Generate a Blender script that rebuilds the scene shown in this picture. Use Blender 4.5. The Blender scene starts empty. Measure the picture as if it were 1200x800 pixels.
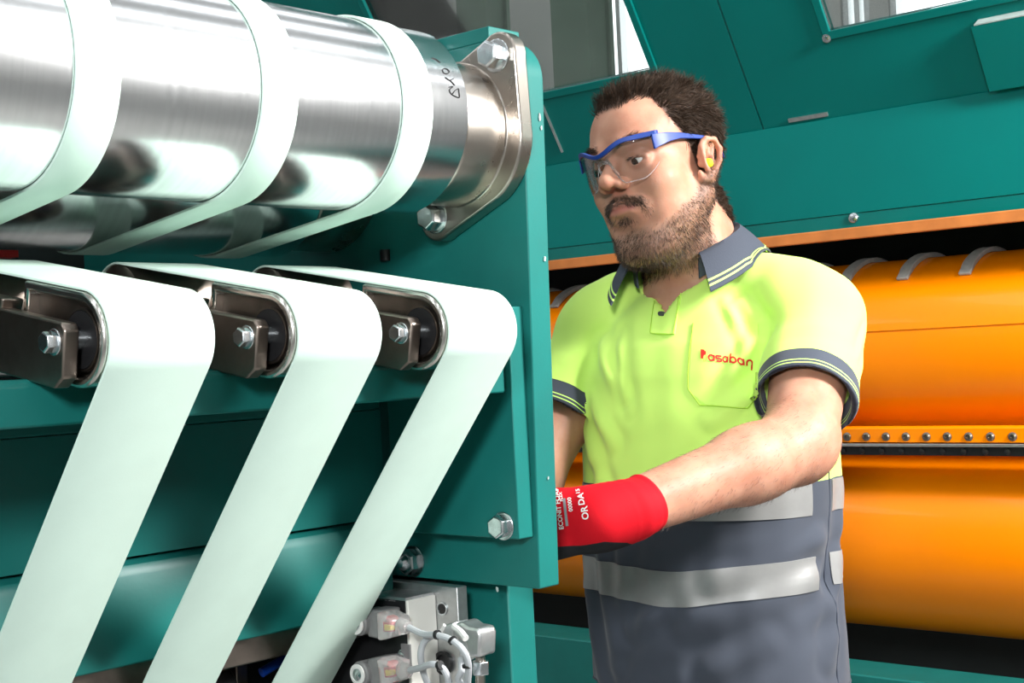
import bpy, bmesh, math, random
import numpy as np
from mathutils import Vector, Matrix, Euler
from mathutils.bvhtree import BVHTree

S = bpy.context.scene
COL = S.collection
random.seed(7); RNG = np.random.default_rng(7)

# ------------------------------------------------------------------ camera
# world axes: x runs along the rolls of the near machine, y across it, z up
EYE = 1.42
FD = (0.743, 0.669); RD = (0.669, -0.743); ROLL = math.radians(2.8); FPX = 1666.7
cd = bpy.data.cameras.new('camera'); cam = bpy.data.objects.new('camera', cd); COL.objects.link(cam)
cd.lens = 50; cd.sensor_width = 36; cd.shift_y = 22/1200; cd.clip_start = .02; cd.clip_end = 100
_c, _s = math.cos(ROLL), math.sin(ROLL)
_f = Vector((FD[0], FD[1], 0)).normalized(); _r = Vector((_f.y, -_f.x, 0)); _u = Vector((0, 0, 1))
_sr = _r*_c - _u*_s; _su = _r*_s + _u*_c
cam.matrix_world = Matrix(((_sr.x, _su.x, -_f.x, 0), (_sr.y, _su.y, -_f.y, 0), (_sr.z, _su.z, -_f.z, EYE), (0, 0, 0, 1)))
S.camera = cam

# ------------------------------------------------------------------ world, lights, exposure
S.view_settings.view_transform = 'Standard'; S.view_settings.look = 'None'
S.view_settings.exposure = 0.25; S.view_settings.gamma = 1.0; S.view_settings.use_curve_mapping = False
W = bpy.data.worlds.new('sky'); S.world = W; W.use_nodes = True
W.node_tree.nodes['Background'].inputs[0].default_value = (.86, .93, 1, 1)
W.node_tree.nodes['Background'].inputs[1].default_value = 1.0

def area(name, loc, target, size, power, col=(1, 1, 1), sy=None):
    l = bpy.data.lights.new(name, 'AREA'); l.energy = power; l.color = col
    l.shape = 'RECTANGLE'; l.size = size; l.size_y = sy or size
    o = bpy.data.objects.new(name, l); COL.objects.link(o); o.location = loc
    o.rotation_euler = (Vector(target)-Vector(loc)).to_track_quat('-Z', 'Y').to_euler()
    return o
area('softbox_lamp', (1.75, -0.50, 2.30), (1.3, 1.05, 1.35), 0.42, 80, (1, .985, .96))
area('fill_lamp', (-.85, -.45, 2.05), (1.2, 1.0, 1.35), .32, 37, (.97, .99, 1))

# ------------------------------------------------------------------ pixel rulers (used to read sizes off the photograph)
def ray(px, py):
    u = (px-600)/FPX; v = (422-py)/FPX
    X = u*_c+v*_s; Z = -u*_s+v*_c
    return Vector((FD[0]+X*RD[0], FD[1]+X*RD[1], Z))
EYEP = Vector((0, 0, EYE))
def on_a(px, py, a): d = ray(px, py); return EYEP+d*(a/d.x)
def on_b(px, py, b): d = ray(px, py); return EYEP+d*(b/d.y)

# ------------------------------------------------------------------ materials
def nt(name):
    m = bpy.data.materials.new(name); m.use_nodes = True
    return m, m.node_tree.nodes, m.node_tree.links, m.node_tree.nodes['Principled BSDF']
def mat(name, col, rough=.5, metal=0., spec=.5, noise=0., nscale=20., bump=0., bscale=200., coat=0., stretch=None, col2=None, dist=.002, trans=0., ior=1.45, nlo=.35, nhi=.65):
    m, N, L, P = nt(name)
    P.inputs['Base Color'].default_value = (*col, 1); P.inputs['Roughness'].default_value = rough
    P.inputs['Metallic'].default_value = metal; P.inputs['Specular IOR Level'].default_value = spec
    P.inputs['Coat Weight'].default_value = coat; P.inputs['Coat Roughness'].default_value = .05
    P.inputs['Transmission Weight'].default_value = trans; P.inputs['IOR'].default_value = ior
    tc = N.new('ShaderNodeTexCoord'); vec = tc.outputs['Object']
    if stretch:
        mp = N.new('ShaderNodeMapping'); mp.inputs['Scale'].default_value = stretch
        L.new(vec, mp.inputs[0]); vec = mp.outputs[0]
    if noise or col2:
        n = N.new('ShaderNodeTexNoise'); n.inputs['Scale'].default_value = nscale; n.inputs['Detail'].default_value = 6
        L.new(vec, n.inputs[0])
        mx = N.new('ShaderNodeMix'); mx.data_type = 'RGBA'
        mr = N.new('ShaderNodeMapRange'); mr.inputs[1].default_value = nlo; mr.inputs[2].default_value = nhi
        L.new(n.outputs[0], mr.inputs[0]); L.new(mr.outputs[0], mx.inputs[0])
        mx.inputs[6].default_value = (*col, 1)
        c2 = col2 or tuple(max(0, x*(1-noise)) for x in col)
        mx.inputs[7].default_value = (*c2, 1)
        L.new(mx.outputs[2], P.inputs['Base Color'])
        mr2 = N.new('ShaderNodeMapRange'); mr2.inputs[3].default_value = rough*.85; mr2.inputs[4].default_value = min(1, rough*1.25)
        L.new(n.outputs[0], mr2.inputs[0]); L.new(mr2.outputs[0], P.inputs['Roughness'])
    if bump:
        n = N.new('ShaderNodeTexNoise'); n.inputs['Scale'].default_value = bscale; n.inputs['Detail'].default_value = 4
        L.new(vec, n.inputs[0])
        b = N.new('ShaderNodeBump'); b.inputs['Strength'].default_value = bump; b.inputs['Distance'].default_value = dist
        L.new(n.outputs[0], b.inputs['Height']); L.new(b.outputs[0], P.inputs['Normal'])
    return m
M = {}
M['teal'] = mat('teal_paint', (.010, .155, .138), .36, spec=.35, noise=.16, nscale=9, bump=.12, bscale=260, dist=.0006)
M['teal_hood'] = mat('teal_hood_paint', (.0, .15, .135), .36, spec=.25, noise=.08, nscale=4, bump=.08, bscale=180, dist=.0006)
M['chip'] = mat('bare_metal_chip', (.42, .50, .48), .5, noise=.3)
M['steel'] = mat('polished_steel', (.83, .84, .85), .17, 1, stretch=(60, 1, 1), noise=.10, nscale=3, bump=.03, bscale=60, dist=.0004)
_P = M['steel'].node_tree.nodes['Principled BSDF']; _P.inputs['Anisotropic'].default_value = .6
_t = M['steel'].node_tree.nodes.new('ShaderNodeTangent'); _t.direction_type = 'RADIAL'; _t.axis = 'X'; M['steel'].node_tree.links.new(_t.outputs[0], _P.inputs['Tangent'])
M['steel_hub'] = mat('nickel_plated_steel', (.50, .45, .40), .27, 1, noise=.22, nscale=16, bump=.1, bscale=300, dist=.0004)
M['zinc'] = mat('zinc_plated_steel', (.72, .76, .78), .22, 1, noise=.2, nscale=120)
M['brown_steel'] = mat('brown_steel', (.30, .25, .215), .33, 1, noise=.35, nscale=25)
M['chrome'] = mat('chrome_edge', (.85, .82, .77), .2, 1, noise=.15, nscale=60)
M['black'] = mat('black_plastic', (.012, .012, .013), .35)
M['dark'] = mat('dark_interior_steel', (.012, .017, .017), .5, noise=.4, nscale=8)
M['belt'] = mat('mint_belt', (.62, .79, .70), .55, noise=.05, nscale=18, bump=.1, bscale=500, dist=.0003)
M['belt_edge'] = mat('belt_edge', (.05, .16, .12), .6)
M['orange'] = mat('orange_paint', (.93, .235, .0), .24, spec=.35, noise=.05, nscale=5, coat=.15, bump=.04, bscale=9, dist=.003)
M['orange_lip'] = mat('orange_lip', (.62, .20, .05), .3, noise=.2)
M['grey_strap'] = mat('grey_plastic', (.38, .37, .35), .55, noise=.2, nscale=90)
M['alu'] = mat('aluminium', (.62, .63, .63), .32, .9, noise=.15, nscale=90, bump=.1, bscale=400)
M['cream'] = mat('cream_plastic', (.72, .71, .66), .4)
M['solenoid'] = mat('grey_solenoid', (.20, .20, .20), .5, noise=.2, nscale=70)
M['capwhite'] = mat('white_ring', (.66, .66, .64), .4)
M['cable'] = mat('grey_cable', (.42, .44, .46), .5)
M['clear'] = mat('clear_plastic', (.85, .83, .82), .12, trans=.75, ior=1.4)
M['yellow'] = mat('yellow_plastic', (.85, .6, .0), .4)
M['redp'] = mat('red_plastic', (.55, .02, .02), .4)
M['blue_hose'] = mat('blue_hose', (.005, .045, .30), .35)
M['wall'] = mat('hall_wall_paint', (.62, .61, .59), .85, noise=.12, nscale=.7)
M['ceil'] = mat('hall_ceiling', (.42, .42, .41), .85, noise=.15, nscale=.5)
M['floor'] = mat('concrete_floor', (.36, .36, .345), .5, noise=.3, nscale=2)
M['teal_gloss'] = mat('glossy_teal_strip', (.0, .14, .125), .12, spec=.5, noise=.1, nscale=6, bump=.1, bscale=12, dist=.002)
M['column'] = mat('green_column_paint', (.10, .17, .12), .6, noise=.2, nscale=3)
def emis(name, col, st):
    m, N, L, P = nt(name); P.inputs['Base Color'].default_value = (0, 0, 0, 1)
    P.inputs['Emission Color'].default_value = (*col, 1); P.inputs['Emission Strength'].default_value = st
    return m
M['sky_pane'] = emis('daylight_pane', (.93, .97, 1), 2.7)
M['lamp_tube'] = emis('lamp_tube', (1, .98, .94), 7)
def glass(name, tint, gl=.9, base=.06):
    m, N, L, P = nt(name); N.remove(P)
    out = [n for n in N if n.type == 'OUTPUT_MATERIAL'][0]
    t = N.new('ShaderNodeBsdfTransparent'); t.inputs[0].default_value = (*tint, 1)
    g = N.new('ShaderNodeBsdfGlossy'); g.inputs['Roughness'].default_value = .03
    fr = N.new('ShaderNodeFresnel'); fr.inputs[0].default_value = 1.45
    ad = N.new('ShaderNodeMath'); ad.operation = 'MULTIPLY_ADD'; ad.inputs[1].default_value = gl; ad.inputs[2].default_value = base
    L.new(fr.outputs[0], ad.inputs[0])
    mx = N.new('ShaderNodeMixShader'); L.new(ad.outputs[0], mx.inputs[0]); L.new(t.outputs[0], mx.inputs[1]); L.new(g.outputs[0], mx.inputs[2])
    L.new(mx.outputs[0], out.inputs[0])
    return m
M['hood_glass'] = glass('hood_window_glass', (.84, .87, .86))
M['hall_glass'] = glass('hall_window_glass', (.95, .97, .97))
M['strip_glass'] = glass('polycarbonate_strip', (.45, .85, .80), 1.0, .10)
M['lens'] = glass('safety_lens', (.975, .98, .985), .8, .01)

# ------------------------------------------------------------------ mesh helpers
class G:
    """collects shapes, all in world coordinates, for ONE mesh"""
    def __init__(s): s.v = []; s.f = []
    def add(s, vs, fs):
        o = len(s.v); s.v += [tuple(v) for v in vs]; s.f += [tuple(i+o for i in f) for f in fs]; return s
    def box(s, x0, x1, y0, y1, z0, z1):
        vs = [(x, y, z) for x in (x0, x1) for y in (y0, y1) for z in (z0, z1)]
        return s.add(vs, [(0, 1, 3, 2), (4, 6, 7, 5), (0, 4, 5, 1), (2, 3, 7, 6), (0, 2, 6, 4), (1, 5, 7, 3)])
    def prism_x(s, prof, x0, x1, fn=None):
        """profile of (y,z) points extruded along x"""
        n = len(prof); vs = [(x0, p[0], p[1]) for p in prof]+[(x1, p[0], p[1]) for p in prof]
        if fn: vs = [fn(v) for v in vs]
        fs = [tuple(range(n))[::-1], tuple(range(n, 2*n))]+[(i, (i+1) % n, n+(i+1) % n, n+i) for i in range(n)]
        return s.add(vs, fs)
    def prism_y(s, prof, y0, y1):
        """profile of (x,z) points extruded along y"""
        n = len(prof); vs = [(p[0], y0, p[1]) for p in prof]+[(p[0], y1, p[1]) for p in prof]
        fs = [tuple(range(n)), tuple(range(n, 2*n))[::-1]]+[(i, n+i, n+(i+1) % n, (i+1) % n) for i in range(n)]
        return s.add(vs, fs)
    def lathe(s, p0, d, prof, n=32, twist=0.):
        """prof: (distance along d, radius)"""
        p0 = Vector(p0); d = Vector(d).normalized()
        a = d.orthogonal().normalized(); b = d.cross(a)
        vs = []; fs = []
        for (t, r) in prof:
            for i in range(n):
                w = 2*math.pi*i/n+twist; vs.append(p0+d*t+(a*math.cos(w)+b*math.sin(w))*r)
        for j in range(len(prof)-1):
            for i in range(n):
                k = (i+1) % n; fs.append((j*n+i, j*n+k, (j+1)*n+k, (j+1)*n+i))
        if prof[0][1] > 1e-5: fs.append(tuple(range(n))[::-1])
        if prof[-1][1] > 1e-5: fs.append(tuple((len(prof)-1)*n+i for i in range(n)))
        return s.add(vs, fs)
    def cyl(s, p0, p1, r, n=24, r1=None):
        d = Vector(p1)-Vector(p0); return s.lathe(p0, d, [(0, r), (d.length, r if r1 is None else r1)], n)
    def tube(s, pts, r, n=10):
        pts = [Vector(p) for p in pts]; vs = []; fs = []; prev = None
        for i, p in enumerate(pts):
            d = (pts[min(i+1, len(pts)-1)]-pts[max(i-1, 0)]).normalized()
            a = d.orthogonal().normalized() if prev is None else (prev-d*prev.dot(d)).normalized()
            prev = a; b = d.cross(a); rr = r[i] if isinstance(r, (list, tuple)) else r
            for k in range(n):
                w = 2*math.pi*k/n; vs.append(p+(a*math.cos(w)+b*math.sin(w))*rr)
        for j in range(len(pts)-1):
            for k in range(n):
                q = (k+1) % n; fs.append((j*n+k, j*n+q, (j+1)*n+q, (j+1)*n+k))
        fs.append(tuple(range(n))[::-1]); fs.append(tuple((len(pts)-1)*n+k for k in range(n)))
        return s.add(vs, fs)
    def bolt(s, p, d, r, h, shank=0.):
        """hexagon head with a domed washer face, standing on p along d"""
        s.lathe(p, d, [(0, r*1.22), (h*.12, r*1.22), (h*.16, r*1.0)], 24)
        s.lathe(Vector(p)+Vector(d).normalized()*h*.12, d, [(0, r*.98), (h*.78, r*1.0), (h*.88, r*.86)], 6, .3)
        s.lathe(Vector(p)+Vector(d).normalized()*h*.95, d, [(0, r*.8), (h*.04, r*.66), (h*.05, 0.0001)], 20)
        return s

def smooth_path(pts, n=8, closed=False):
    P = [Vector(p) for p in pts]; out = []; m = len(P)
    rng = range(m) if closed else range(m-1)
    for i in rng:
        g = (lambda k: P[k % m]) if closed else (lambda k: P[max(0, min(m-1, k))])
        p0, p1, p2, p3 = g(i-1), g(i), g(i+1), g(i+2)
        for j in range(n):
            t = j/n
            out.append(.5*((2*p1)+(p2-p0)*t+(2*p0-5*p1+4*p2-p3)*t*t+(3*p1-p0-3*p2+p3)*t**3))
    if not closed: out.append(P[-1])
    return out

def setp(o, label=None, cat=None, group=None, kind=None):
    if label: o['label'] = label
    if cat: o['category'] = cat
    if group: o['group'] = group
    if kind: o['kind'] = kind
    return o
def thing(name, label, cat, loc=(0, 0, 0), group=None, rot=0.):
    o = bpy.data.objects.new(name, None); COL.objects.link(o); o.location = loc; o.rotation_euler = (0, 0, rot)
    o.empty_display_size = .05
    return setp(o, label, cat, group)
def world_loc(o):
    v = Vector(o.location)
    while o.parent: o = o.parent; v += Vector(o.location)
    return v
def part(name, g, m, parent=None, bevel=0., smooth=True, label=None, loc=None, ang=35):
    """one mesh object; its vertices are stored relative to its own origin"""
    vs = [Vector(v) for v in g.v]
    if loc is None: loc = world_loc(parent) if parent else sum(vs, Vector())/len(vs)
    loc = Vector(loc)
    me = bpy.data.meshes.new(name); me.from_pydata([v-loc for v in vs], [], g.f); me.validate()
    bm = bmesh.new(); bm.from_mesh(me); bmesh.ops.recalc_face_normals(bm, faces=bm.faces); bm.to_mesh(me); bm.free()
    if smooth:
        me.polygons.foreach_set('use_smooth', [True]*len(me.polygons)); me.set_sharp_from_angle(angle=math.radians(ang))
    me.materials.append(M[m] if isinstance(m, str) else m)
    o = bpy.data.objects.new(name, me); COL.objects.link(o)
    if parent: o.parent = parent; o.location = loc-world_loc(parent)
    else: o.location = loc
    if bevel:
        b = o.modifiers.new('bevel', 'BEVEL'); b.width = bevel; b.segments = 2; b.limit_method = 'ANGLE'; b.angle_limit = math.radians(40)
    if label: o['label'] = label
    return o
def struct(name, g, m, parent=None, **k): return setp(part(name, g, m, parent, **k), kind='structure')
def copy_tree(o, parent=None):
    c = o.copy(); COL.objects.link(c)
    if parent: c.parent = parent
    for ch in list(o.children): copy_tree(ch, c)
    return c

# ------------------------------------------------------------------ the hall
X0, X1, Y0, Y1, ZC = -4.5, 9.0, -4.5, 9.5, 6.0
struct('floor', G().box(X0, X1, Y0, Y1, -.2, 0), 'floor')
struct('ceiling', G().box(X0, X1, Y0, Y1, ZC, ZC+.2), 'ceil')
struct('wall_left', G().box(X0, X1, Y1, Y1+.2, 0, ZC), 'wall')
struct('wall_right', G().box(X0, X1, Y0-.2, Y0, 0, ZC), 'wall')
struct('wall_back', G().box(X0-.2, X0, Y0, Y1, 0, ZC), 'wall')
# far wall with a band of high windows
wins = [(y, y+1.15) for y in (-3.9, -2.35, -.8, .75)]+[(2.15, 3.15), (3.40, 4.50), (4.64, 4.86), (6.25, 7.40), (7.95, 9.10)]
ws = G(); ws.box(X1, X1+.2, Y0, Y1, 0, 3.3).box(X1, X1+.2, Y0, Y1, 4.35, ZC)
e = [Y0]+[q for w in wins for q in w]+[Y1]
for i in range(0, len(e), 2): ws.box(X1, X1+.2, e[i], e[i+1], 3.3, 4.35)
struct('wall_far', ws, 'wall', smooth=False)
for i, (a, b) in enumerate(wins):
    w = G(); t = .05
    w.box(X1+.02, X1+.12, a, a+t, 3.3, 4.35).box(X1+.02, X1+.12, b-t, b, 3.3, 4.35).box(X1+.02, X1+.12, a+t, b-t, 3.3, 3.35).box(X1+.02, X1+.12, a+t, b-t, 4.3, 4.35).box(X1+.03, X1+.11, (a+b)/2-.02, (a+b)/2+.02, 3.35, 4.3)
    wo = struct('window_%d' % (i+1), w, 'alu', smooth=False)
    part('pane', G().box(X1+.13, X1+.14, a, b, 3.3, 4.35), 'sky_pane', wo, smooth=False)
# unseen glowing skylight strips, added to give bright stripes along the steel rolls
for i, y in enumerate((-3.2, -1.2, .8, 2.8, 4.8, 6.8, 8.5)):
    struct('added_skylight_%d' % (i+1), G().box(X0+.5, X1-.5, y, y+.62, ZC-.05, ZC-.003), 'sky_pane', smooth=False)
for i, (x, y) in enumerate(((7.6, 6.05), (7.6, 3.1), (8.3, 7.6))):
    c = G().box(x-.1, x+.1, y-.13, y+.13, 0, ZC-.06)
    setp(part('hall_column', c.box(x-.14, x-.1, y-.16, y+.16, 0, ZC-.06).box(x+.1, x+.14, y-.16, y+.16, 0, ZC-.06), 'column', bevel=.004),
         ['green steel hall column seen through the left hood window', 'green steel hall column right of the first one, behind the hood', 'green steel hall column nearest the far left wall corner'][i], 'column', kind='structure')

# ------------------------------------------------------------------ near machine: frame
fr = thing('machine_frame', 'teal painted steel machine frame carrying the rolls and green belts', 'machine frame', (1.055, .95, 0))
def arc(cy, cz, r, a0, a1, n=10): return [(cy+r*math.cos(math.radians(a0+(a1-a0)*i/n)), cz+r*math.sin(math.radians(a0+(a1-a0)*i/n))) for i in range(n+1)]
prof = [(.9150, 1.196)]+arc(.946, 1.695, .042, 180, 90)+[(1.75, 1.737), (1.75, 1.196)]
part('side_plate', G().prism_x(prof, 1.04, 1.07), 'teal', fr, bevel=.0015)
part('side_plate', G().prism_x([(p[0], p[1]) for p in prof], -.38, -.35), 'teal', fr, bevel=.0015)
part('top_bar', G().box(1.042, 1.088, .948, 1.7, 1.7375, 1.752), 'teal', fr, bevel=.001)
part('post', G().box(1.0705, 1.11, .985, 1.30, 0, 1.225), 'teal', fr, bevel=.002)
part('post', G().box(-.41, -.3805, .985, 1.30, 0, 1.225), 'teal', fr, bevel=.002)
ep = G().prism_x([(.919, 1.247), (.919, 1.472), (.95, 1.472), (.957, 1.4235), (1.095, 1.4235), (1.095, 1.247)], 1.018, 1.04)
part('end_plate', ep, 'teal', fr, bevel=.0012)
# upper cross beam: channel section, bevelled ledge and recessed web, then the lower beam
ub = G().prism_x([(.926, 1.389), (.926, 1.419), (.931, 1.4235), (1.16, 1.4235), (1.16, 1.375), (1.106, 1.375), (1.106, 1.389)], -.35, 1.0175)
part('upper_beam', ub, 'teal', fr, bevel=.002)
part('web_panel', G().box(-.35, 1.0175, 1.106, 1.118, 1.262, 1.3745), 'teal', fr)
lb = G().prism_x([(1.098, 1.168), (1.098, 1.246), (1.103, 1.255), (1.118, 1.262), (1.165, 1.262), (1.165, 1.168)], -.35, 1.0175)
part('lower_beam', lb, 'teal', fr, bevel=.002)
# brown steel rail and dark tray below
part('under_rail', G().box(-.35, 1.0175, 1.108, 1.125, 1.142, 1.1675).box(.86, .875, 1.165, 1.185, 1.08, 1.1675).box(.55, .565, 1.165, 1.185, 1.08, 1.1675).box(-.35, 1.0175, 1.125, 1.185, 1.150, 1.1675), 'brown_steel', fr, bevel=.0015)
part('under_tray', G().prism_x([(1.19, 1.075), (1.19, 1.12), (1.20, 1.13), (1.30, 1.13), (1.30, 1.075)], -.34, 1.03), 'dark', fr, bevel=.004)
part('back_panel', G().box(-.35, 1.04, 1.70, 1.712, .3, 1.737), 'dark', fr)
part('roller_rail', G().box(-.35, 1.04, 1.055, 1.155, 1.4265, 1.436), 'dark', fr, bevel=.002)
# bolts on the plates
def bolt_at(px, py, a, r, h, parent=fr, m='zinc', name='bolt'):
    p = on_a(px, py, a); return part(name, G().bolt(p, (-1, 0, 0), r, h), m, parent, bevel=.0006)
bolt_at(590, 616, 1.018, .0115, .013)
nb = on_a(485, 657, 1.04)
part('cap_nut', G().bolt(nb, (-1, 0, 0), .0135, .014).lathe(nb+Vector((-.013, 0, 0)), (-1, 0, 0), [(0, .0085), (.004, .008), (.008, .005), (.0095, .0003)], 20), 'zinc', fr)
sl = on_a(452, 297, 1.0395)
part('slot_hole', G().tube([sl+Vector((0, 0, -.008)), sl+Vector((0, 0, .004))], .0062, 16), 'black', fr)
for (px, py, r) in ((501, 51, .0025), (632, 137, .003), (638, 303, .0028), (634, 150, .0022), (642, 560, .0015), (583, 690, .0022), (555, 258, .0022)):
    side = px > 622
    p = on_b(px, py, .9150-.011*(691-py)/610-.0006) if side else on_a(px, py, 1.0396)
    if side: p.x = min(1.064, max(1.046, p.x))
    g = G(); n = 9; ph = random.random()*6
    ring = []
    for i in range(n):
        q = r*(.55+.6*random.random()); w = 2*math.pi*i/n+ph
        ring.append((p.x+(q*math.cos(w)*.6 if side else 0), p.y+(0 if side else q*math.cos(w)), p.z+q*math.sin(w)*1.3))
    off = Vector((0, -.0009, 0)) if side else Vector((-.0006, 0, 0))
    g.add(ring+[Vector(q)+off for q in ring], [tuple(range(n)), tuple(range(n, 2*n))]+[(i, (i+1) % n, n+(i+1) % n, n+i) for i in range(n)])
    part('paint_chip', g, 'chip', fr, smooth=False)

# ------------------------------------------------------------------ steel rolls
RC = (.990, 1.654); R = .088
roll = thing('polished_roll', 'large polished steel roll under three narrow mint bands, top left', 'roll', (.33, RC[0], RC[1]))
xa, xb = -.30, .962
part('shell', G().lathe((xa, *RC), (1, 0, 0), [(0, R-.004), (.003, R), (xb-xa-.004, R), (xb-xa, R-.004)], 128), 'steel', roll, ang=30)
part('journal', G().lathe((-.36, *RC), (1, 0, 0), [(0, .02), (1.38, .02)], 32), 'zinc', roll)
def flange(cy, cz, parent):
    d1 = Vector((0, -.0465, .0735)); pts = []
    for k in (0, 1):
        c = Vector((0, cy, cz))+d1*(1 if k == 0 else -1)
        a0 = math.degrees(math.atan2(d1.z, d1.y))+(0 if k == 0 else 180)
        pts += arc(c.y, c.z, .0235, a0-68, a0+68, 10)
        side = a0+90
        pts += arc(cy, cz, .0735, side-27, side+27, 8)
    hub = G().lathe((.9665, .983, 1.646), (1, 0, 0), [(0, .0685), (.002, .0705), (.0545, .0705), (.0565, .0735)], 96)
    part('bearing_hub', hub, 'steel_hub', parent, bevel=.001, ang=50)
    part('flange', G().prism_x(pts, 1.022, 1.0395), 'steel_hub', parent, bevel=.0022)
    for k in (1, -1):
        part('bolt', G().bolt(Vector((1.022, cy, cz))+d1*k, (-1, 0, 0), .0135, .017), 'zinc', parent, bevel=.0007)
bh = thing('bearing_housing', 'nickel coloured two-bolt flange bearing at the roll end on the teal plate', 'bearing', (1.03, RC[0], RC[1]))
flange(.967, 1.641, bh)
RL = (1.192, 1.630)
roll2 = thing('lower_roll', 'second polished steel roll low behind the large one', 'roll', (.33, RL[0], RL[1]))
part('shell', G().lathe((xa, *RL), (1, 0, 0), [(0, R-.004), (.003, R), (xb-xa-.004, R), (xb-xa, R-.004)], 128), 'steel', roll2, ang=30)
part('journal', G().lathe((-.36, *RL), (1, 0, 0), [(0, .02), (1.38, .02)], 32), 'zinc', roll2)
bh2 = thing('bearing_housing', 'darker bearing hub at the end of the lower roll, behind the large roll', 'bearing', (1.03, RL[0], RL[1]))
part('bearing_hub', G().lathe((.9665, *RL), (1, 0, 0), [(0, R*.9), (.002, R*.92), (.0725, R*.92)], 80), 'steel_hub', bh2, bevel=.001, ang=50)
kn = G(); pts = []
kp = Vector((.985, 1.03, 1.737))
for i in range(48):
    rr = .021 if i % 2 else .0198; w = 2*math.pi*i/48; pts.append((kp.y+rr*math.cos(w), kp.z+rr*math.sin(w)))
part('knurled_sleeve', kn.prism_x(pts, .985, 1.035), 'zinc', bh)
part('red_bar', G().box(-.3, .72, 1.295, 1.31, 1.545, 1.57), 'redp', fr)
# handwriting on the roll's end, as thin black ink strokes
def on_cyl(px, py, c=RC, rad=R+.0004):
    d = ray(px, py); oy, oz = -c[0], EYE-c[1]
    A = d.y**2+d.z**2; B = 2*(oy*d.y+oz*d.z); Cc = oy*oy+oz*oz-rad*rad
    t = (-B-math.sqrt(max(0, B*B-4*A*Cc)))/(2*A); return EYEP+d*t
ink = [[(526.5, 102), (531, 101.5), (527, 105), (529, 110), (535, 113.5), (538.5, 114), (538, 108), (537.2, 104), (533, 106.5), (530.5, 110)],
       [(522, 90.5), (527, 94), (531.5, 92)], [(527, 94), (529.5, 96), (533, 100)],
       [(518.5, 82), (520.5, 85.5), (524.5, 86.2), (526.5, 84), (524, 81), (520.5, 80.4), (518.5, 82)],
       [(506, 68), (511, 69.5), (516, 73.5)]]
g = G()
for st in ink:
    P3 = [on_cyl(*p) for p in smooth_path([(x, y, 0) for x, y in st], 4) and [(q.x, q.y) for q in smooth_path([(x, y, 0) for x, y in st], 4)]]
    g.tube(P3, .00045, 6)
part('ink_mark', g, 'black', roll, label='black handwritten marks')

# ------------------------------------------------------------------ belts
def loop_profile(circles, nseg=28):
    """convex belt path around circles (y,z,r) given in order; outer side left of travel"""
    n = len(circles); out = []
    for i in range(n):
        (y0, z0, r0), (y1, z1, r1), (y2, z2, r2) = circles[i-1], circles[i], circles[(i+1) % n]
        def tang(ya, za, ra, yb, zb, rb):
            dx, dz = yb-ya, zb-za; L = math.hypot(dx, dz); base = math.atan2(dz, dx); off = math.acos((ra-rb)/L)
            return base+off     # clockwise loops touch on the left
        a_in = tang(y0, z0, r0, y1, z1, r1); a_out = tang(y1, z1, r1, y2, z2, r2)
        while a_out > a_in: a_out -= 2*math.pi
        m = max(2, int(nseg*(a_in-a_out)/3))
        for k in range(m+1):
            w = a_in+(a_out-a_in)*k/m; out.append((y1+r1*math.cos(w), z1+r1*math.sin(w), math.cos(w), math.sin(w)))
    return out
def belt(name, label, circles, x0, x1, th, group, cat='belt'):
    pr = loop_profile(circles); n = len(pr); g = G(); e = .0004
    vs = []
    for (y, z, ny, nz) in pr:
        vs += [(x0, y, z), (x1, y, z), (x1, y+ny*(th-e), z+nz*(th-e)), (x1-e, y+ny*th, z+nz*th), (x0+e, y+ny*th, z+nz*th), (x0, y+ny*(th-e), z+nz*(th-e))]
    fs = [(i*6+k, i*6+(k+1) % 6, ((i+1) % n)*6+(k+1) % 6, ((i+1) % n)*6+k) for i in range(n) for k in range(6)]
    o = part(name, g.add(vs, fs), 'belt', None, ang=60)
    return setp(o, label, cat, group)
gB = 'narrow mint bands around the large steel roll'
for (x0, x1, lab) in ((.552, .589, 'narrow mint green band around the steel roll, leftmost of three'), (.719, .755, 'middle narrow mint green band wrapped around the steel roll'), (.874, .910, 'narrow mint green band around the roll nearest the bearing flange')):
    belt('roll_band', lab, [(RL[0], RL[1], R+.0006), (RC[0], RC[1], R+.0006)][::-1], x0, x1, .0022, gB, 'belt')
C1 = (.888, 1.449, .0346); C2 = (1.10, 1.4875, .0346); C3 = (1.49, .762, .0606)
gW = 'wide mint belts over the small front rollers'
labs = ['wide mint green belt sloping down over the leftmost small roller', 'wide mint green belt in the middle, over the second small roller', 'wide mint green belt nearest the teal side plate, rightmost']
pitch = .165
for i in range(3):
    x0 = .868-pitch*(2-i); belt('wide_belt', labs[i], [C1, C2, C3], x0, x0+.087, .0018, gW)
# long drive roller at the bottom, out of sight, that the wide belts return over
dr = thing('drive_roller', 'long dark drive roller low behind the belts', 'roller', (.34, C3[0], C3[1]))
part('shell', G().cyl((-.38, C3[0], C3[1]), (1.0705, C3[0], C3[1]), C3[2]-.0008, 48), 'dark', dr)
part('arm', G().box(-.41, -.385, 1.30, 1.52, .74, .78), 'dark', dr); part('arm', G().box(1.0705, 1.11, 1.30, 1.52, .74, .78), 'dark', dr)

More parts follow.
